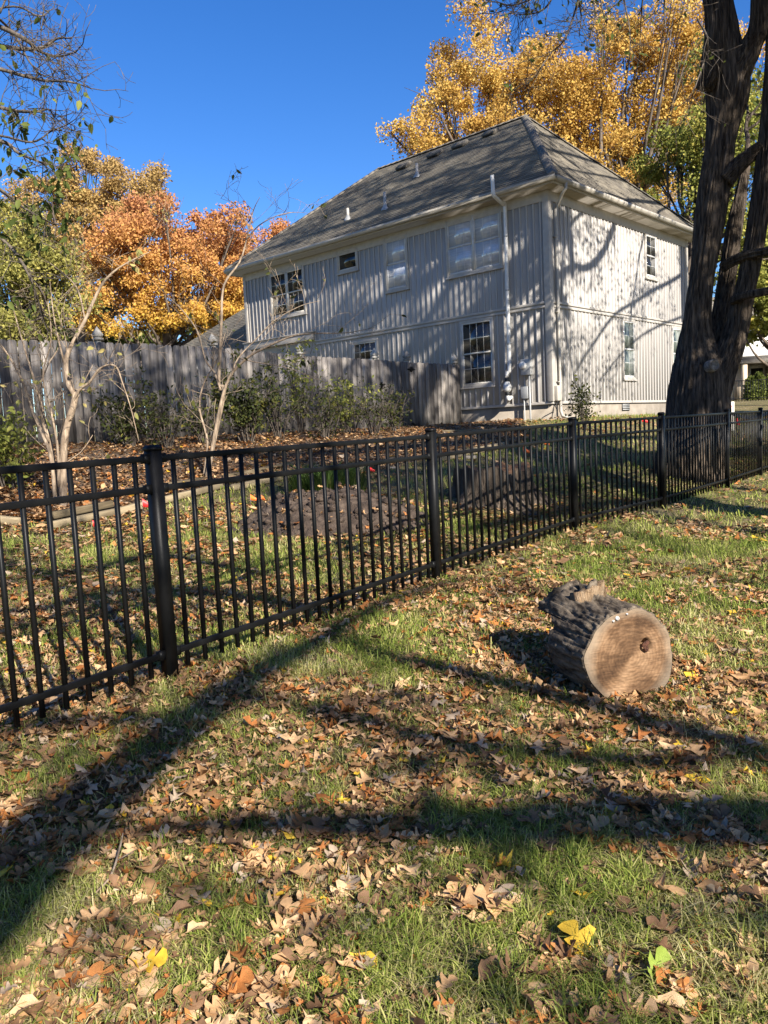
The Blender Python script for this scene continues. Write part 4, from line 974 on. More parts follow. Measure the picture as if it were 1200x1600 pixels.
def gbase(px, Y):
    p = at(px, 640, Y); return (p[0], p[1], g1(p[0], p[1]) - .1)
crown_tree('oak_tree', gbase(775, 38), .42, 6.0, [blob(770, 95, 38, 3.1, 2.4), blob(735, 190, 37, 3.6, 2.3), blob(640, 222, 37, 1.35, 1.3), blob(830, 190, 38, 3.0, 3.0), blob(790, 280, 38, 4, 2.5)],
           140, 470, .085, gold, 'golden autumn oak rising behind the ridge of the roof', group='autumn trees beyond the house', seed=11)
crown_tree('oak_tree', gbase(960, 36), .5, 6.0, [blob(930, 105, 36, 3.2, 2.6), blob(1020, 75, 36, 3.0, 2.9), blob(905, 200, 35, 2.9, 2.4), blob(985, 210, 36, 3.0, 2.6), blob(1050, 200, 37, 2.6, 3.2), blob(960, 290, 36, 3.2, 2.0), blob(1095, 110, 37, 2.2, 2.6)],
           170, 470, .085, gold, 'broad golden oak with dark forked limbs showing, between the roof and the big trunk', group='autumn trees beyond the house', seed=12)
crown_tree('oak_tree', gbase(1075, 30), .3, 5, [blob(1075, 290, 31, 1.9, 2.2), blob(1120, 180, 30, 1.7, 3.0), blob(1170, 300, 30, 2.0, 3.0), blob(1185, 430, 29, 1.6, 1.7)],
           100, 420, .085, greeny, 'yellow-green tree seen behind and around the big forked trunk', group='autumn trees beyond the house', seed=13)
crown_tree('oak_tree', gbase(140, 52), .5, 6, [blob(150, 292, 52, 3.1, 2.8), blob(95, 325, 51, 3.2, 2.9), blob(205, 315, 52, 2.9, 3.0), blob(140, 390, 52, 5.0, 3.0), blob(60, 380, 52, 3.0, 2.6), blob(240, 350, 53, 2.2, 2.2)],
           165, 420, .11, tawny, 'tall tawny-olive oak rising above the orange maple beyond the plank fence', group='autumn trees beyond the plank fence', seed=14)
crown_tree('maple_tree', gbase(255, 46), .4, 3.0, [blob(262, 345, 46, 2.6, 1.9), blob(195, 390, 45, 2.9, 2.4), blob(338, 378, 46, 2.2, 2.0), blob(290, 440, 46, 3.9, 2.2), blob(190, 480, 45, 3.0, 1.8), blob(310, 500, 46, 3.0, 1.5), blob(370, 460, 47, 1.8, 2.4)],
           185, 460, .106, maple, 'maple turning from yellow below to orange-red above, beyond the plank fence', group='autumn trees beyond the plank fence', seed=15)
crown_tree('maple_tree', gbase(425, 58), .4, 4.5, [blob(425, 400, 58, 2.4, 2.9), blob(385, 440, 57, 1.9, 2.4), blob(450, 380, 58, 1.5, 1.3), blob(360, 385, 57, 1.4, 1.5)],
           90, 480, .11, redm, 'russet-red maple just clear of the far end of the roof', group='autumn trees beyond the plank fence', seed=16)
crown_tree('hackberry_tree', gbase(35, 21), .2, 2.5, [blob(35, 430, 21, 1.5, 1.0), blob(-10, 360, 21, 1.2, 1.0), blob(85, 480, 21, .8, .7), blob(20, 505, 20, 1.5, .55)],
           95, 300, .058, hackm, 'leafy yellow-green tree looming over the plank fence', group='autumn trees beyond the plank fence', seed=17, clump_r=.55)
crown_tree('woodland_tree', gbase(250, 60), .4, 2, [blob(60, 520, 60, 5, 3.0), blob(200, 520, 60, 6, 2.2), blob(330, 520, 62, 5, 2.0)], 60, 300, .24, green, 'dark green trees filling the gaps low beyond the maple', group=None, seed=18, clump_r=1.4)
crown_tree('hedge_tree', gbase(1215, 30), .2, 1.2, [blob(1195, 495, 30, 1.3, .9), blob(1230, 440, 30, 1.5, 1.6)], 55, 170, .13, greeny, 'small yellow-green tree leaning over the white neighbouring house', seed=19, clump_r=.5)

# ------------------------------------------------------------------ the big forked tree by the metal fence
TB = np.array([5.05, 12.95, 0]); TB[2] = g1(TB[0], TB[1])
big = empty('forked_tree', TB, 0, 'massive dark trunk forking into leaning stems beside the black metal fence', 'tree')
def tw(px, py, Y=12.95): return at(px, py, Y) - TB
def bark_tube(name, pts, rad, seed, nseg=10, nr=120, ridge=.05):
    P, r_ = smooth_path(pts, rad, nseg); V, Q, T = tube_arrays(P, r_, nr, True); k = len(P)
    s = np.concatenate([[0], np.cumsum(np.linalg.norm(np.diff(P, axis=0), axis=1))]); a = np.arange(nr) / nr
    A, S = np.meshgrid(a, s); n = 6.2832 * A
    f = np.abs(fbm(np.cos(n) * 9 + seed * 7 + 30 + .25 * np.sin(S * 5 + n * 3), np.sin(n) * 9 + 30 + S * .9, 3) - .5) * 2
    big_ = fbm(np.cos(n) * 1.3 + seed, np.sin(n) * 1.3 + S * .8 + 50, 2) - .5
    R_ = np.repeat(r_, nr); c = np.repeat(P, nr, 0); d = V[:k * nr] - c
    V[:k * nr] = c + d * (1 + (np.clip(f * 2.2, 0, 1).ravel() - .6) * ridge / np.maximum(R_, .12) * .8 + big_.ravel() * .14)[:, None]
    return link(name, np_mesh(name, V, [Q, T], M['bark_big'], True), big)
PXM = 1230 / 12.95
def half(w): return w / 2 / PXM
bark_tube('trunk', [(0, 0, -.3), (0, 0, .15), tw(1090, 660), tw(1092, 620), tw(1092, 570), tw(1088, 520), tw(1094, 450), tw(1104, 380), tw(1115, 300), tw(1128, 210), tw(1137, 140), tw(1130, 70), tw(1122, 0), tw(1112, -90), tw(1100, -200)],
          [.70, .57, half(96), half(90), half(76), half(46), half(36), half(39), half(44), half(43), half(62), half(50), half(38), half(34), half(26)], 1)
bark_tube('limb', [tw(1110, 640, 12.85), tw(1126, 585, 12.8), tw(1149, 520, 12.75), tw(1164, 450, 12.7), tw(1177, 390, 12.65), tw(1189, 310, 12.6), tw(1200, 220, 12.6), tw(1209, 120, 12.6), tw(1215, 0, 12.6), tw(1225, -160, 12.5)],
          [half(48), half(44), half(34), half(28), half(27), half(26), half(25), half(24), half(23), half(20)], 2)
bark_tube('limb', [tw(1112, 600, 13.1), tw(1117, 540, 13.2), tw(1128, 480, 13.3), tw(1138, 420, 13.4), tw(1148, 350, 13.5), tw(1158, 300, 13.6), tw(1168, 240, 13.8)],
          [half(24), half(27), half(25), half(24), half(22), half(16), half(11)], 3)
bark_tube('limb', [tw(1137, 150, 12.9), tw(1155, 110, 12.8), tw(1172, 75, 12.7), tw(1185, 40, 12.6), tw(1188, -30, 12.5), tw(1200, -120, 12.4)], [half(38), half(36), half(30), half(24), half(20), half(16)], 4)
bark_tube('limb', [tw(1100, 140, 12.8), tw(1112, 105, 12.75), tw(1118, 40, 12.7), tw(1111, -20, 12.7), tw(1105, -120, 12.6)], [half(22), half(30), half(26), half(24), half(20)], 5)
bark_tube('limb', [tw(1132, 282, 12.8), tw(1150, 262, 12.75), tw(1172, 243, 12.7), tw(1192, 228, 12.6)], [half(26), half(22), half(19), half(17)], 6)
bark_tube('limb', [tw(1128, 420, 12.9), tw(1142, 410, 12.8), tw(1165, 400, 12.6), tw(1205, 390, 12.3), tw(1270, 360, 12.0)], [half(14), half(15), half(14), half(12), half(9)], 7)
bark_tube('limb', [tw(1145, 470, 12.7), tw(1165, 462, 12.4), tw(1200, 455, 12.1), tw(1260, 445, 11.8)], [half(13), half(11), half(11), half(8)], 8)
kc = at(1118, 570, 12.36); mb = MB(); a = np.linspace(0, 2 * np.pi, 25)[:-1]
for r, y in ((.085, .02), (.058, .0), (.034, -.01)):
    pass
kd = bpy.data.objects.new('knot', None); bpy.data.objects.remove(kd)
mb.lathe((0, 0, 0), [(.10, .12), (.092, .0), (.075, -.022), (.062, .006), (.05, .012), (.04, -.004), (.025, .006), (.0, .0)], 26, 'y')
ko = mb.build('knot', mat_noise('healed_knot', [(.35, (.07, .06, .05)), (.65, (.22, .195, .165))], nscale=18, rough=.9, bump=.6), big, smooth=True); ko.location = kc - TB + np.array([0, 0.055, 0]); ko.rotation_euler = (R(-8), 0, R(12))
# crown above and beside the frame: dark twigs, few leaves left
rs = np.random.default_rng(21); W = Wood()
for (p, d, L, r, lev) in ((tw(1100, -200), (-.5, -.2, .8), 3.6, .13, 4), (tw(1100, -180), (.2, .5, .8), 3.4, .12, 4), (tw(1105, -120, 12.6), (-.8, -.5, .55), 3.6, .11, 4), (tw(1105, -120, 12.6), (-.55, .6, .6), 3.4, .10, 4),
                          (tw(1225, -160, 12.5), (.7, -.2, .7), 3.4, .12, 4), (tw(1225, -160, 12.5), (.3, .7, .7), 3.2, .11, 4), (tw(1200, -120, 12.4), (.2, -.9, .5), 3.2, .10, 4), (tw(1212, 0, 12.6), (.9, .2, .35), 3.0, .09, 4),
                          (tw(1270, 360, 12.0), (.9, -.2, .35), 1.8, .05, 3), (tw(1260, 445, 11.8), (.9, -.3, .2), 1.6, .04, 3), (tw(1168, 240, 13.8), (.3, .6, .7), 2.2, .05, 3)):
    W2_ = Wood(); grow(W2_, np.array(p), np.array(d), L, r, lev, rs, n=6, bend=.35, up=.15, kids=(1, 3), shrink=.63, minr=.006, leafy=1); W2_.m.build('bough', M['bark_big'], big); W.tips += W2_.tips
tips = np.array(W.tips); sel = tips[rs.choice(len(tips), min(len(tips), 700), replace=False)]
C = np.repeat(sel, 3, 0) + rs.normal(size=(len(sel) * 3, 3)) * .16
V, F = leaf_cloud(C, .085, rs, droop=.6); link('crown', np_mesh('crown', V, F, green), big)
# hanging spray of twigs that dips into view above the golden oaks
W = Wood()
for pl in ([(905, -60), (903, -10), (908, 25), (905, 55)], [(905, -5), (893, 35), (880, 65), (862, 82), (846, 104), (838, 120)], [(880, -40), (858, 5), (838, 20), (812, 22), (795, 20)], [(965, -40), (975, 0), (983, 40), (985, 75)],
           [(1010, -40), (1003, 10), (1000, 60)], [(935, -40), (940, 10), (948, 38)], [(870, -40), (835, -5), (800, 8), (775, 3), (757, 4)], [(1040, -40), (1038, 20), (1043, 60)], [(890, -60), (850, -15), (815, -6)], [(920, -40), (930, 20), (922, 60)],
           [(1090, 30), (1105, 60), (1100, 95), (1085, 140), (1075, 180)]):
    P, r_ = smooth_path([at(x, y, 10.2 + .5 * math.sin(x)) - TB for x, y in pl], np.linspace(.014, .005, len(pl)), 4); W.tube(P, r_, 5)
    for i in range(2, len(P), 1):
        for _ in range(2): grow(W, P[i], rs.normal(size=3) + np.array([-.3, 0, -.3]), rs.uniform(.2, .5), .005, 1, rs, n=3, bend=.5, up=-.1, kids=(1, 3), minr=.0022, seg=3, leafy=1)
W.m.build('hanging_twigs', M['twig_dark'], big)
tips = np.array(W.tips); sel = tips[rs.choice(len(tips), min(len(tips), 170), replace=False)]
V, F = leaf_cloud(sel, .048, rs, droop=.8, oval=True); link('hanging_leaves', np_mesh('hanging_leaves', V, F, green), big)

# ------------------------------------------------------------------ trees standing outside the frame, whose limbs shade the lawn and the wall
def lift(p, L): return np.asarray(p) + SUN * L
def off_tree(name, base, trunk, limbs, label, seed, twig=(3, .05), leaves=900, lsize=.085, lm=None, side=None, nk=1, grp=None, twl=1.2, every=2, twr=.2, clumps=None):
    rs = np.random.default_rng(seed); base = np.array([base[0], base[1], g1(*base)]); root = empty(name, base, 0, label, 'tree', grp)
    W = Wood(); P, r_ = smooth_path([np.array(p) - (0 if i else 0) for i, p in enumerate(trunk[0])], trunk[1], 5); W.tube(P, r_, 14); W.m.build('trunk', M['bark_far'], root, smooth=True)
    W = Wood()
    for pts, rad in limbs:
        P, r_ = smooth_path([np.asarray(p) - base for p in pts], rad, 5); W.tube(P, r_, 9)
        for i in range(2, len(P), every):
            for _ in range(nk):
                d = rs.normal(size=3) * .8 + unit(P[i] - P[i - 1]); grow(W, P[i], d, twl * rs.uniform(.5, 1.2), min(.03, max(.007, r_[i] * twr)), twig[0] - 1, rs, n=4, bend=.45, up=.1, kids=(1, 3), minr=.005, seg=4, leafy=1)
    W.m.build('limbs', M['bark_far'], root)
    if clumps is not None:                       # denser sprays of leaves on side limbs
        hub = P[len(P) // 2]
        for c in clumps[::6]:
            q = c - base; i = np.argmin([np.linalg.norm(t - q) for t in W.tips]) if W.tips else 0; a0 = W.tips[i] if W.tips else hub
            W.tube(np.array([a0, (a0 + q) / 2 + [0, 0, .1], q]), [.03, .02, .01], 4)
    tips = np.array(W.tips)
    if len(tips) and leaves:
        sel = tips[rs.choice(len(tips), min(len(tips), leaves), replace=False)]; C = np.repeat(sel, 3, 0) + rs.normal(size=(len(sel) * 3, 3)) * .13
        if clumps is not None:
            C = np.concatenate([C, np.repeat(clumps - base, 60, 0) + rs.normal(size=(len(clumps) * 60, 3)) * .42])
        V, F = leaf_cloud(C, lsize, rs, droop=.4); link('crown', np_mesh('crown', V, F, lm or tawny), root)
    return root
def shadow_limb(pts, L0, L1, scale=1.0):
    """limb whose shade falls along the given ground pixels (px, py, width in px)"""
    out = []; rad = []
    for i, (px, py, w) in enumerate(pts):
        p = gp(px, py); t = i / (len(pts) - 1); out.append(lift(p, L0 + (L1 - L0) * t)); rad.append(w * (p - EYE) @ CF / FPX / 2 * scale)
    return out, rad
bandA = shadow_limb([(-150, 1560, 230), (-30, 1420, 205), (90, 1295, 165), (200, 1205, 125), (300, 1125, 95), (400, 1055, 68), (480, 1012, 48), (560, 965, 34), (640, 928, 26), (740, 905, 16)], 10.0, 14.5, .78)
bandA2 = shadow_limb([(300, 1125, 60), (180, 1128, 50), (80, 1130, 46), (-30, 1150, 44), (-160, 1150, 40)], 11.2, 12.5, .6)
bandB = shadow_limb([(1420, 1290, 105), (1200, 1290, 92), (1020, 1282, 82), (860, 1285, 72), (700, 1295, 60), (540, 1292, 52), (380, 1290, 42), (230, 1300, 30), (120, 1310, 22)], 9.0, 12.5, 1.25)
bandC = shadow_limb([(1420, 1240, 70), (1200, 1190, 58), (1100, 1160, 50), (1000, 1130, 46), (880, 1098, 42), (770, 1070, 40), (660, 1042, 34), (580, 1022, 24), (520, 1000, 16)], 9.5, 13.0, 1.2)
bandD = shadow_limb([(1090, 1190, 34), (960, 1195, 36), (820, 1178, 36), (680, 1160, 34), (520, 1122, 30), (400, 1095, 26), (300, 1085, 18)], 11.0, 14, 1.05)
bandE = shadow_limb([(1420, 905, 36), (1200, 838, 32), (1110, 822, 30), (1030, 806, 22), (960, 800, 15)], 10.0, 13.0, .8)
bandF = shadow_limb([(1420, 1500, 90), (1200, 1455, 60), (1100, 1430, 45), (1000, 1425, 28), (900, 1400, 18)], 10, 12.5, .6)
def trunk_to(base, p, r0, r1):
    b = np.array([base[0], base[1], g1(*base)]); q = np.asarray(p) - b
    return [(0, 0, -.3), (0, 0, .3), (q[0] * .15, q[1] * .15, q[2] * .45), (q[0] * .6, q[1] * .6, q[2] * .85), tuple(q)], [r0 * 1.4, r0, r0 * .85, r0 * .7, r1]
b1 = (3.0, -7.0); off_tree('shade_tree', b1, trunk_to(b1, bandA[0][0], .34, bandA[1][0]), [bandA, bandA2], 'bare-limbed tree behind the viewer whose bough shades the near lawn', 31, leaves=60, nk=1, every=4)
b2 = (8.6, -7.2); off_tree('shade_tree', b2, trunk_to(b2, bandB[0][0], .38, bandB[1][0]), [bandB, bandC, bandD, bandF], 'second bare-limbed tree behind the viewer with level boughs', 32, leaves=90, nk=1, every=4)
b3 = (12.0, 1.0); off_tree('shade_tree', b3, trunk_to(b3, bandE[0][0], .3, bandE[1][0]), [bandE, shadow_limb([(1420, 800, 30), (1250, 770, 26), (1120, 760, 20), (1000, 740, 12)], 10, 14, .8), shadow_limb([(1400, 960, 24), (1240, 930, 22), (1120, 905, 16), (1060, 880, 8)], 10, 13, .8)], 'third bare-limbed tree beyond the end of the lawn', 33, leaves=160, nk=1, every=3)
# wall shade: limbs lifted from points of the short wall (v along the wall, z above its foot)
def wall_limb(pts, L0, L1, short=True):
    out = []; rad = []
    for i, (a, z, w) in enumerate(pts):
        p = HC + (HV if short else HU) * a + np.array([0, 0, z]); t = i / (len(pts) - 1); out.append(lift(p, L0 + (L1 - L0) * t)); rad.append(w / 2)
    return out, rad
wl1 = wall_limb([(9.5, 7.4, .26), (7.0, 6.6, .24), (4.2, 5.6, .22), (3.55, 4.9, .21), (2.9, 4.15, .2), (2.0, 3.65, .19), (1.2, 3.6, .17), (.4, 3.2, .15), (-.6, 2.4, .12)], 8.5, 10.5)
wl2 = wall_limb([(11, 5.2, .16), (8.0, 4.0, .13), (6.4, 3.5, .12), (5.0, 3.0, .11), (3.6, 2.5, .10), (2.4, 1.7, .09), (1.2, .8, .07)], 8.0, 10.0)
wl3 = wall_limb([(10, 7.6, .14), (6.2, 5.6, .10), (5.4, 4.6, .08), (5.0, 3.6, .07), (4.4, 2.0, .05), (4.0, .6, .04)], 8.0, 9.0)
wl4 = wall_limb([(4.2, 5.6, .15), (2.6, 5.4, .12), (1.1, 4.6, .10), (.6, 3.2, .10), (.75, 1.8, .09), (1.2, .5, .07)], 8.6, 10.0)
wl5 = wall_limb([(9.4, 3.0, .09), (6.0, 2.2, .07), (4.2, 1.5, .06), (2.6, .6, .05)], 8.0, 9.0)
b4 = (19.0, 16.5); off_tree('shade_tree', b4, trunk_to(b4, wl1[0][0], .36, .2), [wl1, wl2, wl3, wl4, wl5], 'tree past the end of the house whose branches shade its sunlit wall', 34, leaves=900, lsize=.075, nk=2, every=1, twl=.9, twr=.25)
b5 = (22.0, 9.0)
rl = [wall_limb([(8, 9.5, .3), (4, 8.6, .26), (1, 7.6, .22), (-2, 6.8, .18), (-4, 6.5, .12)], 16, 15), wall_limb([(6, 11, .26), (3, 9.6, .22), (0, 8.8, .18), (-3, 8.2, .12)], 16, 15), wall_limb([(9, 8.5, .2), (6, 7.9, .16), (3, 6.9, .14), (1, 6.3, .1)], 14, 14),
      wall_limb([(1, 7.5, .3), (-1, 5.5, .26), (-2.5, 3.8, .22), (-4, 2.6, .18)], 15, 14)]
rs_ = np.random.default_rng(77)
def roof_pts(n, a0, a1, b0, b1, L0, L1):
    out = []
    for _ in range(n):
        a, b = rs_.uniform(a0, a1), rs_.uniform(b0, b1); q = (E00 + (E01 - E00) * a) * (1 - b) + (RA + (RB - RA) * a) * b
        m_ = np.array(HM); out.append(lift(m_[:3, :3] @ q + m_[:3, 3], rs_.uniform(L0, L1)))
    return np.array(out)
def roof_limb(ab, L0, L1):
    out = []; rad = []
    for i, (a, b, w) in enumerate(ab):
        q = (E00 + (E01 - E00) * a) * (1 - b) + (RA + (RB - RA) * a) * b; m_ = np.array(HM); out.append(lift(m_[:3, :3] @ q + m_[:3, 3], L0 + (L1 - L0) * i / (len(ab) - 1))); rad.append(w / 2)
    return out, rad
rl += [roof_limb([(-.3, .1, .3), (0, .3, .26), (.2, .42, .24), (.45, .45, .2), (.7, .4, .14)], 16, 18), roof_limb([(-.3, .6, .26), (0, .62, .22), (.3, .75, .2), (.6, .72, .16), (.85, .6, .1)], 17, 19), roof_limb([(-.2, -.1, .24), (.15, .12, .22), (.4, .2, .18), (.7, .18, .14), (.9, .1, .1)], 16, 18), roof_limb([(-.2, .85, .2), (.1, .9, .18), (.4, .95, .14)], 18, 19)]
off_tree('shade_tree', b5, trunk_to(b5, rl[0][0][0], .4, .24), rl, 'large tree well beyond the forked trunk that shades the roof', 35, leaves=2600, lsize=.1, nk=2, twl=1.6, clumps=roof_pts(50, 0, 1, .1, .9, 16, 19))
# shade across the long wall, the mulch bed and the lawn behind the metal fence
def lw(pts, L0, L1): return wall_limb(pts, L0, L1, False)
b6 = (7.4, 4.2)
ll = [lw([(-3, 6.5, .5), (1, 4.9, .42), (3, 4.1, .38), (5.5, 3.4, .34), (8, 2.9, .26), (10, 2.6, .18)], 19, 21), lw([(-3, 4.2, .36), (1.5, 3.0, .3), (4, 2.0, .26), (7, .9, .2), (9, .2, .14)], 18, 21), lw([(2, 6.6, .3), (5, 5.2, .3), (7.5, 4.5, .26), (9.5, 3.9, .2), (11, 3.4, .12)], 20, 23),
      lw([(-2, 2.0, .26), (.8, 1.3, .22), (2.4, .3, .2)], 18, 19), lw([(0, 7.6, .34), (3, 7.2, .3), (7, 6.9, .24), (11, 6.6, .16)], 20, 22)]
gl_ = [shadow_limb([(1250, 700, 40), (1000, 715, 40), (850, 735, 36), (700, 740, 34), (560, 735, 28)], 17, 20, 1.0), shadow_limb([(1100, 690, 30), (800, 690, 34), (600, 705, 34), (450, 715, 28), (330, 715, 20)], 19, 22, 1.0), shadow_limb([(1100, 780, 40), (940, 790, 40), (820, 812, 36), (720, 830, 22)], 15, 17, .9),
       shadow_limb([(520, 960, 40), (330, 930, 44), (180, 930, 40), (40, 960, 30), (-80, 960, 20)], 12, 15, 1.0), shadow_limb([(420, 905, 30), (250, 870, 34), (100, 900, 30), (-40, 880, 24)], 12, 15, .8)]
cl6 = []
for _ in range(95):                              # leafy sprays between the sun and the plank fence
    v_ = rs_.uniform(-14, -4.2); cl6.append(lift(wf(v_, rs_.uniform(1.4, 3.5)), rs_.uniform(18, 22)))
for _ in range(9):
    v_ = rs_.uniform(-4.2, -.5); cl6.append(lift(wf(v_, rs_.uniform(1.4, 3.5)), rs_.uniform(18, 22)))
for _ in range(70):                              # and between the sun and the forked trunk
    z_ = rs_.uniform(.3, 9); cl6.append(lift(TB + np.array([rs_.uniform(-.4, .4) + .07 * z_, 0, z_]), rs_.uniform(9, 13)))
for _ in range(70):                              # and the shaded planting bed and lawn beneath the house
    cl6.append(lift(gp(rs_.uniform(400, 1050), rs_.uniform(692, 770)), rs_.uniform(15, 20)))
for _ in range(10):
    cl6.append(lift(gp(rs_.uniform(735, 900), rs_.uniform(715, 800)) + [0, 0, .3], rs_.uniform(14, 18)))
for _ in range(24):
    cl6.append(lift(HC + HU * rs_.uniform(0, 9) + np.array([0, 0, rs_.uniform(0, 5)]), rs_.uniform(18, 22)))
off_tree('shade_tree', b6, trunk_to(b6, ll[0][0][0], .45, .3), ll + gl_, 'tall spreading tree outside the fence that shades the long wall and the planting bed', 36, leaves=800, lsize=.11, nk=1, every=2, twl=1.7, clumps=np.array(cl6))

# ------------------------------------------------------------------ bare multi-stemmed small trees in the bed
def stem_tree(name, label, base_px, stems, Y, mat, seed, twigs=1, leaves=40, lsize=.06, twl=.55, lm=None, grp=None, twn=3):
    rs = np.random.default_rng(seed); b = gp(*base_px); b[2] = g1(b[0], b[1]); root = empty(name, b, 0, label, 'small tree', grp)
    tips = []
    for pl, r0, r1 in stems:
        pts = [at(px, py, b[1] + dy) for px, py, dy in pl]; W = Wood()
        P, r_ = smooth_path([p - b for p in pts], np.linspace(r0, r1, len(pts)), 5); W.tube(P, r_, 9)
        for i in range(6, len(P), twn):
            for _ in range(twigs):
                grow(W, P[i], rs.normal(size=3) * np.array([1, 1, .7]) + unit(P[i] - P[i - 1]) * .5 + np.array([0, 0, .3]), twl * rs.uniform(.4, 1.3), max(.0032, r_[i] * .22), 2, rs, n=4, bend=.5, up=.25, kids=(1, 3), minr=.0022, seg=4, leafy=1)
        W.m.build('stem', M[mat], root, smooth=True); tips += W.tips
    tips = np.array(tips); sel = tips[rs.choice(len(tips), min(leaves, len(tips)), replace=False)]
    V, F = leaf_cloud(sel, lsize, rs, droop=1.0, oval=True); link('leaves', np_mesh('leaves', V, F, lm or shrubm), root)
    return root
yl_l = leafmat('pale_yellow_leaf', [(0, (.10, .11, .03)), (.4, (.20, .20, .06)), (1, (.48, .38, .14))], transl=.35, cl_amt=.1)
stem_tree('multi_stemmed_tree', 'pale multi-stemmed bare tree spreading low in front of the plank fence', (95, 797),
          [([(88, 800, 0), (80, 717, 0), (67, 680, .05), (50, 640, .1), (37, 600, .1), (20, 567, .1), (0, 537, .1), (-30, 500, .1)], 0.0252, 0.0070),
           ([(93, 800, .1), (80, 700, .15), (70, 660, .2), (67, 643, .25), (53, 593, .3), (37, 540, .35), (20, 480, .4)], 0.0288, 0.0060),
           ([(100, 802, 0), (98, 740, 0), (103, 673, 0), (117, 623, 0), (107, 600, .05), (103, 567, .1), (110, 543, .1), (133, 500, .15), (156, 450, .2), (175, 427, .2), (200, 410, .2), (233, 394, .2)], 0.0504, 0.0050),
           ([(110, 640, 0), (122, 612, -.05), (140, 597, -.1), (157, 575, -.15), (180, 572, -.2), (192, 600, -.25), (205, 640, -.25), (217, 690, -.25)], 0.0187, 0.0035),
           ([(92, 760, -.1), (90, 700, -.1), (80, 643, -.12), (67, 587, -.15), (80, 530, -.2), (75, 470, -.2)], 0.0180, 0.0040),
           ([(76, 690, .1), (66, 655, .1), (62, 610, .1), (75, 570, .1), (92, 540, .1), (97, 480, .1)], 0.0158, 0.0035),
           ([(133, 500, .15), (120, 450, .2), (90, 420, .3), (60, 400, .3)], 0.0115, 0.0030), ([(100, 567, .1), (85, 500, 0), (78, 440, 0)], 0.0130, 0.0030)], 0, 'twig', 41, leaves=110, lsize=.055, lm=yl_l, grp='bare multi-stemmed small trees in the bed')
stem_tree('multi_stemmed_tree', 'bare multi-stemmed tree with long arching boughs in front of the house wall', (325, 750),
          [([(322, 752, 0), (333, 696, 0), (350, 612, 0), (342, 600, .05), (344, 550, .1), (346, 500, .1), (350, 446, .15), (375, 408, .2), (387, 367, .2), (396, 329, .2), (406, 308, .2)], 0.0360, 0.0035),
           ([(326, 752, 0), (333, 692, -.1), (354, 600, -.1), (383, 562, -.2), (417, 542, -.3), (458, 525, -.4), (492, 521, -.5), (540, 520, -.6), (585, 512, -.6)], 0.0288, 0.0035),
           ([(345, 610, 0), (335, 582, .1), (321, 562, .1), (308, 517, .1), (285, 485, .1), (271, 471, .1), (233, 433, .1)], 0.0173, 0.0035),
           ([(384, 375, .2), (405, 352, .1), (433, 337, 0), (458, 332, 0), (483, 333, 0)], 0.0101, 0.0020),
           ([(318, 750, .1), (324, 690, .1), (312, 640, .15), (318, 600, .2), (340, 560, .2), (352, 520, .2)], 0.0202, 0.0050),
           ([(360, 590, -.1), (372, 560, 0), (400, 530, .1), (430, 500, .1), (470, 478, .1), (500, 470, .1)], 0.0130, 0.0025),
           ([(390, 360, .2), (378, 335, .2), (365, 318, .2), (345, 310, .2)], 0.0072, 0.0020), ([(375, 560, -.1), (400, 566, -.3), (450, 575, -.5), (510, 598, -.6)], 0.0101, 0.0025)], 0, 'twig', 42, leaves=70, lsize=.06, lm=shrubm, grp='bare multi-stemmed small trees in the bed')
# tree whose drooping twigs enter at the upper corner of the view
b7 = (-8.2, 6.4); bz = np.array([b7[0], b7[1], g1(*b7)])
st = empty('drooping_tree', bz, 0, 'tree leaning in from beside the view with dark half-bare twigs against the sky', 'tree')
rs = np.random.default_rng(51); W = Wood(); P, r_ = smooth_path([(0, 0, -.3), (0, 0, .5), (.1, .1, 2), (.3, .1, 3.5), (.6, .2, 5.2), (1.0, .2, 6.8)], [.3, .24, .2, .17, .12, .06], 5); W.tube(P, r_, 12); W.m.build('trunk', M['bark_far'], st, smooth=True)
W = Wood(); lv = []
for pl, r0, leafn in (([(-260, 40), (-120, 60), (-40, 66), (30, 76), (65, 74), (90, 60), (108, 60)], .03, 0), ([(-240, -40), (-100, 0), (0, 42), (40, 62), (62, 80), (90, 88), (118, 82)], .028, 0), ([(-200, 60), (-80, 90), (0, 108), (35, 118), (70, 126), (110, 128), (142, 138)], .022, 0),
                      ([(-200, 120), (-80, 150), (0, 168), (30, 174), (60, 174), (76, 171), (86, 184)], .022, 0), ([(-100, 10), (-20, 20), (20, 52), (45, 95), (62, 115)], .016, 0), ([(-220, 190), (-90, 215), (0, 220), (30, 240), (60, 252), (75, 262)], .026, 2), ([(-200, 230), (-80, 262), (-10, 290), (30, 320), (60, 338), (88, 352)], .024, 2),
                      ([(-100, 200), (0, 212), (50, 222), (80, 205), (105, 195)], .012, 1), ([(-180, 300), (-60, 330), (10, 380), (40, 420), (60, 470), (75, 520)], .02, 1), ([(0, 20), (12, -5), (14, 20), (14, 45)], .008, 0), ([(-60, 30), (20, 10), (60, 25), (80, 15)], .01, 0)):
    pts = [at(x, y, 6.6 + .25 * math.sin(x * .1)) - bz for x, y in pl]; P, r_ = smooth_path(pts, np.linspace(r0, .004, len(pl)), 5); W.tube(P, r_, 6)
    for i in range(10, len(P), 2):
        n0 = len(W.tips)
        for _ in range(2): grow(W, P[i], rs.normal(size=3) * .9 + unit(P[i] - P[i - 1]) + np.array([0, 0, -.15]), rs.uniform(.15, .38), .0045, 2, rs, n=3, bend=.5, up=0, kids=(1, 3), minr=.0018, seg=4, leafy=1)
        t = W.tips[n0:]
        k = {0: 1 if rs.random() < .4 else 0, 1: 5, 2: 14}[leafn]
        for _ in range(k): lv.append(t[rs.integers(len(t))] + rs.normal(size=3) * .03)
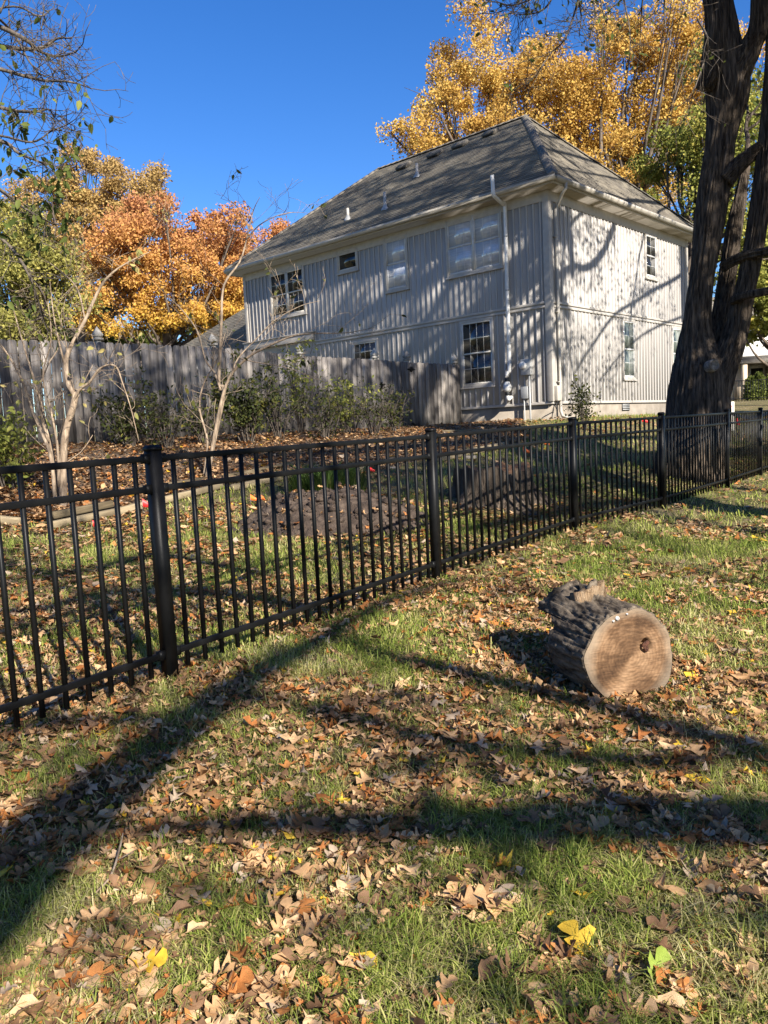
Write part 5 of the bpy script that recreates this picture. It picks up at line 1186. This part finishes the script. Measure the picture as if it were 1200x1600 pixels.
W.m.build('branches', M['twig_dark'], st); V, F = leaf_cloud(np.array(lv), .052, rs, droop=1.2, oval=True); link('leaves', np_mesh('leaves', V, F, green), st)

# ------------------------------------------------------------------ shrubs
def shrub(name, px, py, w, h, label, seed, n=900, ls=.05, lm=None, depth=None, grp='shrubs along the plank fence', stems=16, Y=None, dens=1.0):
    rs = np.random.default_rng(seed)
    if Y is None: b = gp(px, py)
    else: b = at(px, py, Y)
    b[2] = g1(b[0], b[1]); root = empty(name, b, 0, label, 'shrub', grp); W = Wood(); C = []
    for _ in range(stems):
        a = rs.random() * 6.28; e = np.array([math.cos(a) * w * .5 * rs.uniform(.2, 1), math.sin(a) * w * .4 * rs.uniform(.2, 1), h * rs.uniform(.55, 1.05)])
        P, r_ = smooth_path([np.array([e[0] * .1, e[1] * .1, -.05]), e * [.45, .45, .55] + rs.normal(size=3) * .04, e], [.012, .008, .003], 4); W.tube(P, r_, 4)
        for i in range(3, len(P)):
            grow(W, P[i], rs.normal(size=3) + np.array([0, 0, .4]), .22 * rs.uniform(.5, 1.4), .004, 1, rs, n=3, bend=.5, kids=(1, 3), minr=.002, seg=3, leafy=1)
    W.m.build('stems', M['twig_dark'], root); t = np.array(W.tips); C = t[rs.integers(0, len(t), n)] + rs.normal(size=(n, 3)) * .045
    V, F = leaf_cloud(C, ls, rs, droop=.3, oval=True); link('leaves', np_mesh('leaves', V, F, lm or shrubm), root); return root
shrub('shrub', 12, 770, 1.1, .85, 'low yellow-green shrub at the foot of the pale multi-stemmed tree', 61, 900, .055, greeny)
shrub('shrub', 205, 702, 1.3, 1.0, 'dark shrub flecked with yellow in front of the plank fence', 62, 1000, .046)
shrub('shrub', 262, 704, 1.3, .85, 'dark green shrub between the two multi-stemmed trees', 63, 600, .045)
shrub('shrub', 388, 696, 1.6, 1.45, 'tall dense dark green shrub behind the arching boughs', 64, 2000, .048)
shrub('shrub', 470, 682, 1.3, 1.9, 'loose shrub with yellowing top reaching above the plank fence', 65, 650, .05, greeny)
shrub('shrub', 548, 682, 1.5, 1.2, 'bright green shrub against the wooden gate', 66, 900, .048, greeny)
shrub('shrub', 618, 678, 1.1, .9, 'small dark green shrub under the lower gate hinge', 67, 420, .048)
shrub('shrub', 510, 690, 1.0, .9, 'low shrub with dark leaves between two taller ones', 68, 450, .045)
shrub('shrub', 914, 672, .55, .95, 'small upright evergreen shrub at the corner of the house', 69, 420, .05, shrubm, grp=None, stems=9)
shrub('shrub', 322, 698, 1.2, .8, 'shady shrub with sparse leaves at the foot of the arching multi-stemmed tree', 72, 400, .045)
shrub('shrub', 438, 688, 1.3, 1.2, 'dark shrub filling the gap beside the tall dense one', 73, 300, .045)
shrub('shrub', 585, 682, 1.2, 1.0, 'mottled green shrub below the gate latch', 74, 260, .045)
# clump of long grass by the soil heap
gc = gp(512, 772); rs = np.random.default_rng(71); n = 900; a = rs.random(n) * 6.28; d = rs.random(n) ** .6 * .34; bx = gc[0] + np.cos(a) * d * 1.5; by = gc[1] + np.sin(a) * d; bz_ = g(bx, by)
ln = rs.uniform(.22, .5, n); o_ = np.stack([np.cos(a), np.sin(a), np.zeros(n)], 1) * (.25 + d)[:, None]; base = np.stack([bx, by, bz_], 1); sd = np.stack([-np.sin(a), np.cos(a), np.zeros(n)], 1) * .006
m1 = base + o_ * ln[:, None] * .5 + np.array([0, 0, 1]) * ln[:, None] * .62; tp = base + o_ * ln[:, None] * 1.5 + np.array([0, 0, 1]) * ln[:, None] * .8
V = np.stack([base - sd, base + sd, m1 + sd, m1 - sd, tp], 1).reshape(-1, 3); k = np.arange(n)[:, None] * 5
lir = link('lily_clump', np_mesh('lily_clump', V - gc, [k + np.array([[0, 1, 2, 3]]), k + np.array([[3, 2, 4]])], leafmat('strap_leaf', [(0, (.03, .06, .012)), (.7, (.08, .13, .03)), (1, (.2, .2, .06))], transl=.3)), None); lir.location = gc
tag(lir, 'clump of long arching green blades behind the soil heap', 'plant')
# small wire ring on a stake at the fence
rg0 = gp(290, 748); rg0[2] = g1(rg0[0], rg0[1]); rg_ = at(290, 714, rg0[1]); e = empty('plant_hook', rg0, 0, 'thin dark wire stake with a round eye in the mulch bed near the arching tree', 'garden stake')
mb = MB(); t = np.linspace(0, 2 * np.pi, 25); zc = rg_[2] - rg0[2]; mb.tube([(math.cos(k) * .095, 0, zc + math.sin(k) * .095) for k in t], .009, 6, False); mb.build('eye', M['metal'], e)
mb = MB(); mb.tube([(.0, 0, zc - .095), (.006, 0, zc * .5), (0, 0, -.1)], .007, 6); mb.build('stake', M['metal'], e)

# ------------------------------------------------------------------ neighbouring house far off
def nb(px, py, Y=46): return at(px, py, Y)
ng = nb(1160, 622); ng[2] = g1(ng[0], ng[1]) ; nh = empty('neighbour_house', (ng[0], ng[1], ng[2]), R(-8), 'bright white house far off with a small tan-posted porch', 'house')
mb = MB(); mb.box((-2.2, .5, -1), (9, 9, 4.1)); mb.build('wall', M['white_wall'], nh)
V, F, U = [], [], []
roof_object('roof', [((-2.7, 0, 4.1), (9.5, 0, 4.1), (9.5, 4.7, 6.6), (-2.7, 4.7, 6.6)), ((9.5, 9.5, 4.1), (-2.7, 9.5, 4.1), (-2.7, 4.7, 6.6), (9.5, 4.7, 6.6))], nh)
mb = MB(); mb.box((-.3, -.02, -.5), (.4, .498, 2.0)); mb.box((1.45, -.6, -.5), (3.5, .498, 2.0)); mb.build('porch_wall', M['tan_wall'], nh)
mb = MB(); mb.prism([(-.5, -1.6, 2.0), (-.5, .6, 2.0), (-.5, .6, 2.55)], (4.2, 0, 0)); pr = mb.build('porch_roof', M['shingle'], nh); pr.data.uv_layers.new(name='UVMap')
for x in (-.3, 1.2, 3.3):
    mb = MB(); mb.box((x - .12, -1.5, -.5), (x + .12, -1.26, 2.0)); mb.build('porch_post', M['tan_wall'], nh)
mb = MB(); mb.box((.45, .42, .0), (1.4, .497, 1.95)); dr = mb.build('door', M['white_wall'], nh); mb = MB(); mb.box((.6, .41, 1.0), (1.25, .4195, 1.8)); mb.build('pane', M['interior'], dr)
wm = MB(); wm.box((4.2, .46, 1.0), (5.4, .499, 2.4)); wm.build('window', M['interior'], nh)
for px, w, h in ((1173, .55, 1.15), (1186, .6, 1.35), (1206, .6, 1.3)):
    b = at(px, 625, 42); b[2] = g1(b[0], b[1]); rt = empty('arborvitae', b, 0, {1173: 'shorter narrow evergreen by the far porch', 1186: 'taller narrow evergreen beside the far porch', 1206: 'narrow evergreen farthest along the white house'}[px], 'evergreen', 'narrow evergreens by the far porch')
    rs = np.random.default_rng(px); n = 1500; t = rs.random(n) ** .8; a = rs.random(n) * 6.28; rr = w * .5 * np.sqrt(np.clip(1 - t ** 2.2, .02, 1)) * (.75 + .35 * rs.random(n))
    V, F = leaf_cloud(np.stack([np.cos(a) * rr, np.sin(a) * rr, t * h], 1), .11, rs, droop=-1.0); link('foliage', np_mesh('foliage', V, F, green), rt)
    mb = MB(); mb.tube([(0, 0, -.1), (0, 0, h * .8)], [.06, .02], 6); mb.build('trunk', M['bark_far'], rt)
ff = empty('far_railing', nb(1135, 622, 38), 0, 'thin black railing in front of the far white house', 'railing'); fo = np.array(ff.location)
pts = [nb(1128, 622, 38), nb(1168, 621, 38), nb(1215, 620, 38)]
for i, p in enumerate(pts): p[2] = g1(p[0], p[1])
for A, B in zip(pts[:-1], pts[1:]):
    for h in (.15, 1.0):
        mb = MB(); mb.tube([A - fo + [0, 0, h], B - fo + [0, 0, h]], .018, 4); mb.build('rail', M['metal'], ff)
    n = int(np.linalg.norm(B - A) / .13)
    for k in range(n): link('picket', pick_me, ff, loc=A - fo + (B - A) * k / n)
# utility box and caution tape past the big trunk
p = gp(1135, 645); p = at(1135, 640, 20.0); p[2] = g1(p[0], p[1]); e = empty('utility_box', p, R(10), 'small pale box with red marks on the grass past the big trunk', 'utility box')
hh_ = at(1135, 628, 20.0)[2] - p[2]; mb = MB(); mb.box((-.15, -.12, -.05), (.15, .12, hh_)); mb.build('body', M['cream'], e, bevel=.015)
mb = MB()
for x in (-.09, .02): mb.prism([(x, -.124, hh_ - .06), (x + .03, -.124, hh_ - .06), (x + .05, -.124, hh_ - .13), (x + .02, -.124, hh_ - .15)], (0, .003, 0))
mb.build('red_mark', M['flag_red'], e)
tp0 = at(1134, 643, 18.5); tp1 = at(1172, 652, 17.2); tp2 = at(1215, 640, 16.5)
P, _ = smooth_path([tp0, (tp0 + tp1) / 2 - [0, 0, .03], tp1, (tp1 + tp2) / 2 - [0, 0, .02], tp2], [.01] * 5, 6); mb = MB(); k = len(P); V = np.concatenate([P + [0, 0, .035], P - [0, 0, .035], P + [0, .004, .035], P + [0, .004, -.035]])
mb.add(V, [(i, i + 1, k + i + 1, k + i) for i in range(k - 1)] + [(2 * k + i, 3 * k + i, 3 * k + i + 1, 2 * k + i + 1) for i in range(k - 1)])
tpo = empty('barrier_tape', tp0, 0, 'white and red barrier tape stretched low past the big trunk', 'barrier tape'); o = mb.build('tape', M['flag_white'], tpo); o.location = -tp0
for q in (tp0, tp2):
    mb = MB(); gz = g1(q[0], q[1]); mb.tube([(q[0] - tp0[0], q[1] - tp0[1], gz - tp0[2] - .1), (q[0] - tp0[0], q[1] - tp0[1], q[2] - tp0[2] + .06)], .012, 6); mb.build('stake', M['flag_red'], tpo)
mb = MB(); mb.obox(at(1150, 650, 18.0) - tp0 - [0, .01, .05], (.06, 0, 0), (0, .002, 0), (.01, 0, -.16)); mb.build('streamer', M['flag_red'], tpo)

# ------------------------------------------------------------------ fallen leaves
def oak_leaf(seed, lod=0):
    r = np.random.default_rng(seed); half = [(.0, .012), (.19, .055), (.26, .27), (.36, .31), (.40, .085), (.53, .36), (.65, .43), (.67, .10), (.82, .25), (.93, .19), (1.0, .0)] if lod == 0 else \
        ([(0, .02), (.27, .28), (.40, .08), (.56, .40), (.72, .12), (1.0, .0)] if lod == 1 else [(0, .03), (.35, .28), (.6, .36), (1.0, .0)])
    if seed % 4 == 3 and lod == 0: half = [(0, .012), (.10, .05), (.25, .22), (.45, .30), (.65, .26), (.85, .13), (1.0, 0)]
    V = []; T = []
    mono = np.minimum(np.maximum.accumulate(np.array([a for a, _ in half])), 1.0); n = len(half); mid = [(0, m) for m in mono]
    for sgn in (1, -1):
        out = [(sgn * b * r.uniform(.82, 1.15), a + (r.uniform(-.03, .03) if 0 < a < 1 else 0)) for a, b in half]
        cols = [mid, [((o_[0]) * .5, (o_[1] + m_[1]) * .5) for o_, m_ in zip(out, mid)], out] if lod == 0 else [mid, out]
        k = len(V)
        for c_ in cols: V += c_
        for c in range(len(cols) - 1):
            for i in range(n - 1):
                A_, B_ = k + c * n, k + (c + 1) * n
                t = [(A_ + i, B_ + i, B_ + i + 1), (A_ + i, B_ + i + 1, A_ + i + 1)]
                T += t if sgn < 0 else [x[::-1] for x in t]
    V = np.array(V, float); x, y = V[:, 0], V[:, 1] - .5
    c1, c2, tw_, cf = r.uniform(-1.2, 2.0), r.uniform(-.7, 1.1), r.uniform(-1.2, 1.2), r.uniform(.0, .35)
    z = c1 * x * x + c2 * y * y + tw_ * x * y + cf * np.abs(x) + .05 * np.sin(y * 9 + seed) + .08 * np.sin(x * 14 + seed) * np.abs(x)
    V3 = np.stack([x * (1 - .15 * abs(c1)), y, z], 1); V3[:, 2] -= V3[:, 2].mean()
    if lod == 0:                                 # leaf stalk
        k = len(V3); zb = V3[0, 2]; V3 = np.concatenate([V3, [(-.008, -.5, zb), (.008, -.5, zb), (.03 * np.sin(seed), -.72, zb + .05), (.03 * np.sin(seed) + .01, -.72, zb + .05)]]); T += [(k, k + 1, k + 3), (k, k + 3, k + 2)]
    _, inv = np.unique(np.round(V3, 6), axis=0, return_index=True), None
    u, inv = np.unique(np.round(V3, 6), axis=0, return_inverse=True); T = inv.ravel()[np.array(T)]; T = T[(T[:, 0] != T[:, 1]) & (T[:, 1] != T[:, 2]) & (T[:, 0] != T[:, 2])]
    return u, T
SIDE = [0.0]
def scatter(n, r0, r1, pw, seed, spread=.62):
    """points on the ground in a wedge in front of the viewer, density falling as r**-pw"""
    rs = np.random.default_rng(seed + 5000); u = rs.random(n); k = 2 - pw
    r = (r0 ** k + u * (r1 ** k - r0 ** k)) ** (1 / k) if abs(k) > 1e-3 else r0 * (r1 / r0) ** u
    a = rs.uniform(-spread, spread, n)
    if SIDE[0]: a = np.where(rs.random(n) < .5, -1, 1) * rs.uniform(spread - .03, SIDE[0], n)
    return np.sin(a) * r, np.cos(a) * r, r
def leafiness(x, y):
    v = fbm(x * 1.1 + 3, y * 1.1 + 8, 3) * .7 + fbm(x * 3.5, y * 3.5 + 2, 2) * .3
    v = v + .17 * np.clip((-x - .1 + .2 * y) / 1.5, -.2, 1) * np.clip((3.6 - y) / .8, 0, 1)
    v = v + .055 * np.clip((x - .1) / .6, 0, 1) * np.clip((2.7 - y) / .5, 0, 1)
    d = np.hypot(x - 1.25, y - 4.05); v = v + .08 * np.exp(-(d / .6) ** 2)
    return v
def rot_mats(yaw, tilt, taz):
    cy, sy = np.cos(yaw), np.sin(yaw); Z = np.zeros_like(yaw); O = np.ones_like(yaw)
    Rz = np.stack([np.stack([cy, -sy, Z], 1), np.stack([sy, cy, Z], 1), np.stack([Z, Z, O], 1)], 1)
    ax = np.stack([np.cos(taz), np.sin(taz), Z], 1); c, s = np.cos(tilt), np.sin(tilt)
    K = np.zeros((len(yaw), 3, 3)); K[:, 0, 1] = -ax[:, 2]; K[:, 0, 2] = ax[:, 1]; K[:, 1, 0] = ax[:, 2]; K[:, 1, 2] = -ax[:, 0]; K[:, 2, 0] = -ax[:, 1]; K[:, 2, 1] = ax[:, 0]
    I = np.eye(3)[None]; Rt = I + s[:, None, None] * K + (1 - c)[:, None, None] * (K @ K)
    return Rt @ Rz
def not_blocked(x, y):
    ok = ~beyond_fence(x, y); ok &= np.hypot(x - stump.location.x, y - stump.location.y) > .55; ok &= np.hypot((x - mound.location.x) / 1.05, (y - mound.location.y) / .62) > rng.uniform(.75, 1.0, x.shape)
    ok &= np.hypot(x - TB[0], y - TB[1]) > .6; return ok
def scatter_leaves(name, n, r0, r1, pw, lod, seed, size, label, thr=.46, soft=.16, mats=('tan', 'russet', 'brown', 'ashen', 'yellow'), wts=(.52, .16, .24, .065, .015), inbed=False, zoff=.022, drop_nearest=None, area=None):
    rs = np.random.default_rng(seed); x, y, r = scatter(n, r0, r1, pw, seed)
    if inbed:
        i_ = rs.integers(0, 159, n); j_ = np.minimum(68, (rs.random(n) ** 1.25 * 69).astype(int)); f_ = rs.random((n, 2, 1)); q_ = BP[i_, j_] * (1 - f_[:, 0]) + BP[i_ + 1, j_] * f_[:, 0]; q2_ = BP[i_, j_ + 1] * (1 - f_[:, 0]) + BP[i_ + 1, j_ + 1] * f_[:, 0]; q_ = q_ * (1 - f_[:, 1]) + q2_ * f_[:, 1]; x, y = q_[:, 0], q_[:, 1]; r = np.hypot(x, y)
    ok = not_blocked(x, y); b = in_bed(x, y); ok &= b if inbed else ~b
    if not inbed: ok &= rs.random(n) < np.clip((leafiness(x, y) - thr) / soft + .5, .06, 1)
    x, y, r = x[ok], y[ok], r[ok]; n = len(x); z = g(x, y) + (.04 if inbed else 0) + rs.uniform(.004, zoff + .02, n)
    s = size * np.clip(np.exp(rs.normal(-.08, .38, n)), .3, 1.5); s = np.where(rs.random(n) < .36, s * .48, s); M3 = rot_mats(rs.uniform(0, 6.28, n), np.abs(rs.normal(0, .25, n)), rs.uniform(0, 6.28, n)); mi = rs.choice(len(mats), n, p=wts); tv = rs.integers(0, 12, n)
    return dict(x=x, y=y, z=z, r=r, s=s, M=M3, mi=mi, tv=tv, lod=lod, mats=mats)
LT_ = {lod: [oak_leaf(i, lod) for i in range(12)] for lod in (0, 1, 2)}
def leaf_mesh(name, d, idx):
    Vs, Ts, Ms, k = [], [], [], 0
    for t in range(12):
        sel = idx[d['tv'][idx] == t]
        if not len(sel): continue
        v, T = LT_[d['lod']][t]; P = np.einsum('nij,kj->nki', d['M'][sel], v) * d['s'][sel][:, None, None] + np.stack([d['x'][sel], d['y'][sel], d['z'][sel]], 1)[:, None, :]
        zmin = P[..., 2].min(1); lifts = np.maximum(0, (d['z'][sel] - .012) - zmin) * .7; P[..., 2] += lifts[:, None]
        Vs.append(P.reshape(-1, 3)); Ts.append((T[None] + (k + np.arange(len(sel)) * len(v))[:, None, None]).reshape(-1, 3)); Ms.append(np.repeat(d['mi'][sel], len(T))); k += len(sel) * len(v)
    return np_mesh(name, np.concatenate(Vs), np.concatenate(Ts), smooth=True, mats=[M['leaf_' + q] for q in d['mats']], mat_idx=np.concatenate(Ms))
near = scatter_leaves('n', 15500, 1.75, 4.4, .9, 0, 81, .072, '', thr=.475, soft=.17)
px_ = np.stack([near['x'], near['y'], near['z']], 1) - EYE; zc_ = px_ @ CF; sx_ = 600 + FPX * (px_ @ CR) / zc_; sy_ = 800 - FPX * (px_ @ CU) / zc_
vis = (sx_ > 5) & (sx_ < 1195) & (sy_ > 0) & (sy_ < 1590) & (near['mi'] != 4)
order = np.argsort(-(near['s'] / zc_) * vis); pick = order[:290]; rest = np.setdiff1d(np.arange(len(near['x'])), pick)
LBL = {'tan': ('dry tan lobed oak leaf lying on the near lawn', 'tan fallen oak leaves'), 'russet': ('russet-orange lobed oak leaf lying on the near lawn', 'russet fallen oak leaves'),
       'brown': ('dark brown curled oak leaf lying on the near lawn', 'dark brown fallen oak leaves'), 'ashen': ('pale grey-brown faded oak leaf lying on the near lawn', 'faded fallen oak leaves')}
leaf_me = {}
def leaf_object(name, tv, mk, mat4, label, group=None):
    if (tv, mk) not in leaf_me:
        v, T = LT_[0][tv]; leaf_me[(tv, mk)] = np_mesh('fallen_leaf', v, T, M['leaf_' + mk], True)
    o = link(name, leaf_me[(tv, mk)]); o.matrix_world = mat4; return tag(o, label, 'leaf', group)
for i in pick:
    mk = near['mats'][near['mi'][i]]; v, T = LT_[0][near['tv'][i]]; Rm = near['M'][i] * near['s'][i]; zz = (v @ Rm.T)[:, 2].min()
    p = (near['x'][i], near['y'][i], near['z'][i] + max(0, -.012 - zz) * .7)
    m4 = Matrix([list(Rm[k]) + [p[k]] for k in range(3)] + [[0, 0, 0, 1]]); leaf_object('fallen_leaf', int(near['tv'][i]), mk, m4, *LBL[mk])
def one_leaf(px, py, mk, tv, s, yaw, tilt, label, dz=.03):
    p = gp(px, py); Rm = rot_mats(np.array([yaw]), np.array([tilt]), np.array([.4]))[0] * s; m4 = Matrix([list(Rm[k]) + [p[k] + (dz if k == 2 else 0)] for k in range(3)] + [[0, 0, 0, 1]]); leaf_object('fallen_leaf', tv, mk, m4, label)
one_leaf(908, 1500, 'yellow', 0, .15, .5, .5, 'large mustard-yellow lobed leaf tilted in the grass', .05)
one_leaf(572, 1528, 'yellow', 3, .10, 1.2, .4, 'rounded yellow leaf half folded among brown leaves', .05)
one_leaf(1030, 1070, 'yellow', 7, .13, 1.5, .5, 'bright yellow leaf at the foot of the sawn log end', .05)
one_leaf(1090, 1232, 'yellow', 11, .11, 1.4, .3, 'rounded yellow-brown leaf on a mat of dead leaves', .04)
one_leaf(1028, 1540, 'green', 4, .11, -.5, .8, 'green lobed leaf standing on edge by the yellow one', .05)
one_leaf(670, 1172, 'ashen', 3, .08, .9, .35, 'bleached almost white leaf alone on the grass', .05)
one_leaf(325, 1435, 'yellow', 3, .05, .9, .3, 'tiny yellow leaf on the carpet of brown leaves', .05)
nr_ = rest[near['r'][rest] < 2.9]; fr_ = rest[near['r'][rest] >= 2.9]
lt2 = link('leaf_litter', leaf_mesh('leaf_litter', dict(near, lod=1), fr_)); tag(lt2, 'tan and brown oak leaves littering the lawn before the fence', 'fallen leaves', kind='stuff')
o = link('leaf_litter', leaf_mesh('leaf_litter', near, nr_)); tag(o, 'tan and brown oak leaves littering the near lawn', 'fallen leaves', kind='stuff')
mid_ = scatter_leaves('m', 42000, 4.1, 10, .5, 1, 82, .072, '', thr=.475, soft=.17); m1_ = np.where(mid_['r'] < 6.3)[0]; m2_ = np.where(mid_['r'] >= 6.3)[0]; m2_ = m2_[np.random.default_rng(5).random(len(m2_)) < .62]
o = link('leaf_litter', leaf_mesh('leaf_litter', dict(mid_, lod=2), m2_)); tag(o, 'oak leaves littering the lawn behind the metal fence', 'fallen leaves', kind='stuff')
o = link('leaf_litter', leaf_mesh('leaf_litter', mid_, m1_)); tag(o, 'oak leaves littering the lawn around the log and along the metal fence', 'fallen leaves', kind='stuff')
far_ = scatter_leaves('f', 30000, 9.5, 27, .3, 2, 83, .085, '', thr=.52, soft=.18); o = link('leaf_litter', leaf_mesh('leaf_litter', far_, np.arange(len(far_['x'])))); tag(o, 'far leaf litter on the lawn below the house', 'fallen leaves', kind='stuff')
bed_l = scatter_leaves('b', 24000, 8.5, 26, .2, 2, 84, .085, '', inbed=True, mats=('tan', 'russet', 'brown', 'ashen', 'yellow'), wts=(.50, .08, .34, .06, .02)); o = link('leaf_litter', leaf_mesh('leaf_litter', bed_l, np.arange(len(bed_l['x'])))); tag(o, 'leaf litter covering the mulch bed', 'fallen leaves', kind='stuff')
rs = np.random.default_rng(88); n = 260; i_ = rs.integers(4, n2_ - 4, n); j_ = rs.integers(4, n1_ - 4, n); k_ = (hh[i_, j_] > .02); i_, j_ = i_[k_], j_[k_]; n = len(i_)
dm = dict(x=XX[i_, j_] + mb_c[0], y=YY[i_, j_] + mb_c[1], z=ZZ[i_, j_] + .03, r=np.ones(n), s=.075 * np.exp(rs.normal(-.1, .35, n)), M=rot_mats(rs.uniform(0, 6.28, n), np.abs(rs.normal(0, .45, n)), rs.uniform(0, 6.28, n)), mi=rs.choice(4, n, p=(.6, .2, .1, .1)), tv=rs.integers(0, 12, n), lod=1, mats=('tan', 'russet', 'brown', 'ashen'))
o = link('leaf_litter', leaf_mesh('leaf_litter', dm, np.arange(n))); tag(o, 'a scatter of tan leaves lying on the heap of soil', 'fallen leaves', kind='stuff')
# a fallen twig
p = gp(176, 1395); mb = MB(); q = gp(190, 1355); r2 = gp(150, 1420); P, r_ = smooth_path([r2 + [0, 0, .05], p + [0, 0, .06], q + [0, 0, .07], q + [.0, .04, .10]], [.003, .0045, .004, .002], 4); mb.tube(P - p, r_, 5); mb.tube(np.array([P[6], P[6] + [.05, .02, .02]]) - p, .002, 4)
o = mb.build('fallen_twig', M['twig'], None); o.location = p; tag(o, 'thin pale twig lying across brown leaves', 'twig')

# ------------------------------------------------------------------ grass
def grass_patch(n, r0, r1, pw, seed, h, w, quad2, thr=.60, keep=.42, name='grass', label=''):
    rs = np.random.default_rng(seed); x, y, r = scatter(n, r0, r1, pw, seed, .60)
    # tufts: pull blades toward tuft centres
    q = .085; tx = np.floor(x / q + vnoise(x * 3, y * 3)) ; ty = np.floor(y / q + vnoise(x * 3 + 50, y * 3)); hx = _perm[tx.astype(int) & 255, ty.astype(int) & 255]; hy = _perm[ty.astype(int) & 255, (tx.astype(int) + 91) & 255]
    ok = not_blocked(x, y) & ~in_bed(x, y); lf = leafiness(x, y); ok &= rs.random(n) < np.clip(1 - (lf - .42) / .24, keep, 1); ok &= rs.random(n) < .35 + .9 * hx
    x, y, r, lf, hx, hy = [k[ok] for k in (x, y, r, lf, hx, hy)]; n = len(x); z = g(x, y) - .004
    hgt = h * (.45 + .75 * rs.random(n)) * (.6 + .8 * hy) * np.clip(1.25 - (lf - .4) * 1.2, .7, 1.3); a = rs.random(n) * 6.28; lean = np.abs(rs.normal(.75, .55, n)) + .1; la = a + rs.normal(0, .6, n)
    hd = np.stack([np.cos(la), np.sin(la), np.zeros(n)], 1); sd = np.stack([-np.sin(a), np.cos(a), np.zeros(n)], 1) * (w * (.6 + .7 * rs.random(n)))[:, None]; up = np.array([0, 0, 1.]); b = np.stack([x, y, z], 1)
    H = hgt[:, None]; L = lean[:, None]
    m1 = b + H * (.45 * up + .22 * L * hd); m2 = b + H * (.78 * up * (1 - .12 * L) + .55 * L * hd); tp = b + H * (up * np.clip(1 - .35 * L, .25, 1) + 1.0 * L * hd)
    k = np.arange(n)[:, None]
    if quad2:
        V = np.stack([b - sd, b + sd, m1 + sd * .9, m1 - sd * .9, m2 + sd * .6, m2 - sd * .6, tp], 1).reshape(-1, 3); k = k * 7; F = [np.concatenate([k + np.array([[0, 1, 2, 3]]), k + np.array([[3, 2, 4, 5]])]), k + np.array([[5, 4, 6]])]
    else:
        V = np.stack([b - sd, b + sd, m2 + sd * .75, m2 - sd * .75, tp], 1).reshape(-1, 3); k = k * 5; F = [k + np.array([[0, 1, 2, 3]]), k + np.array([[3, 2, 4]])]
    o = link(name, np_mesh(name, V, F, M['grass'])); return tag(o, label, 'grass', kind='stuff')
grass_patch(130000, 1.7, 4.3, 1.0, 91, .052, .0019, True, label='green and straw-coloured grass of the near lawn')
grass_patch(150000, 4.1, 9, .9, 92, .058, .0030, False, label='grass of the lawn around the metal fence')
grass_patch(110000, 8.5, 27, .9, 93, .07, .006, False, label='grass of the far lawn')

M['thatch'] = mat_leaf('dead_thatch', [(0, (.14, .10, .045)), (.4, (.27, .21, .10)), (.8, (.40, .33, .17)), (1, (.50, .43, .25))], transl=.2, rough=.7, cl_scale=2.0, cl_amt=.3)
def thatch(n, r0, r1, pw, seed, ln, w, label):
    rs = np.random.default_rng(seed); x, y, r = scatter(n, r0, r1, pw, seed, .60); ok = not_blocked(x, y) & ~in_bed(x, y); x, y = x[ok], y[ok]; n = len(x); z = g(x, y)
    a = rs.random(n) * 6.28; L = ln * (.4 + rs.random(n)); d = np.stack([np.cos(a), np.sin(a), rs.normal(.05, .22, n)], 1) * L[:, None]; sd = np.stack([-np.sin(a), np.cos(a), np.zeros(n)], 1) * w
    b = np.stack([x, y, z + rs.uniform(.001, .022, n)], 1); m = b + d * .55 + np.array([0, 0, 1]) * (L * rs.uniform(.02, .16, n))[:, None]; t = b + d
    V = np.stack([b - sd, b + sd, m + sd, m - sd, t], 1).reshape(-1, 3); k = np.arange(n)[:, None] * 5
    o = link('dead_grass', np_mesh('dead_grass', V, [k + np.array([[0, 1, 2, 3]]), k + np.array([[3, 2, 4]])], M['thatch'])); return tag(o, label, 'grass', kind='stuff')
thatch(38000, 1.7, 4.3, 1.0, 95, .055, .0011, 'straw-coloured dead grass matted into the near lawn')
thatch(36000, 4.1, 12, .9, 96, .06, .002, 'straw-coloured dead grass matted into the lawn around the fence')

SIDE[0] = 1.25                                   # the lawn goes on to both sides
grass_patch(75000, 1.2, 14, 1.0, 97, .058, .0045, False, label='grass of the lawn to either side')
sd_ = scatter_leaves('s', 16000, 1.2, 16, .7, 2, 98, .085, ''); o = link('leaf_litter', leaf_mesh('leaf_litter', sd_, np.arange(len(sd_['x'])))); tag(o, 'oak leaves littering the lawn to either side', 'fallen leaves', kind='stuff')
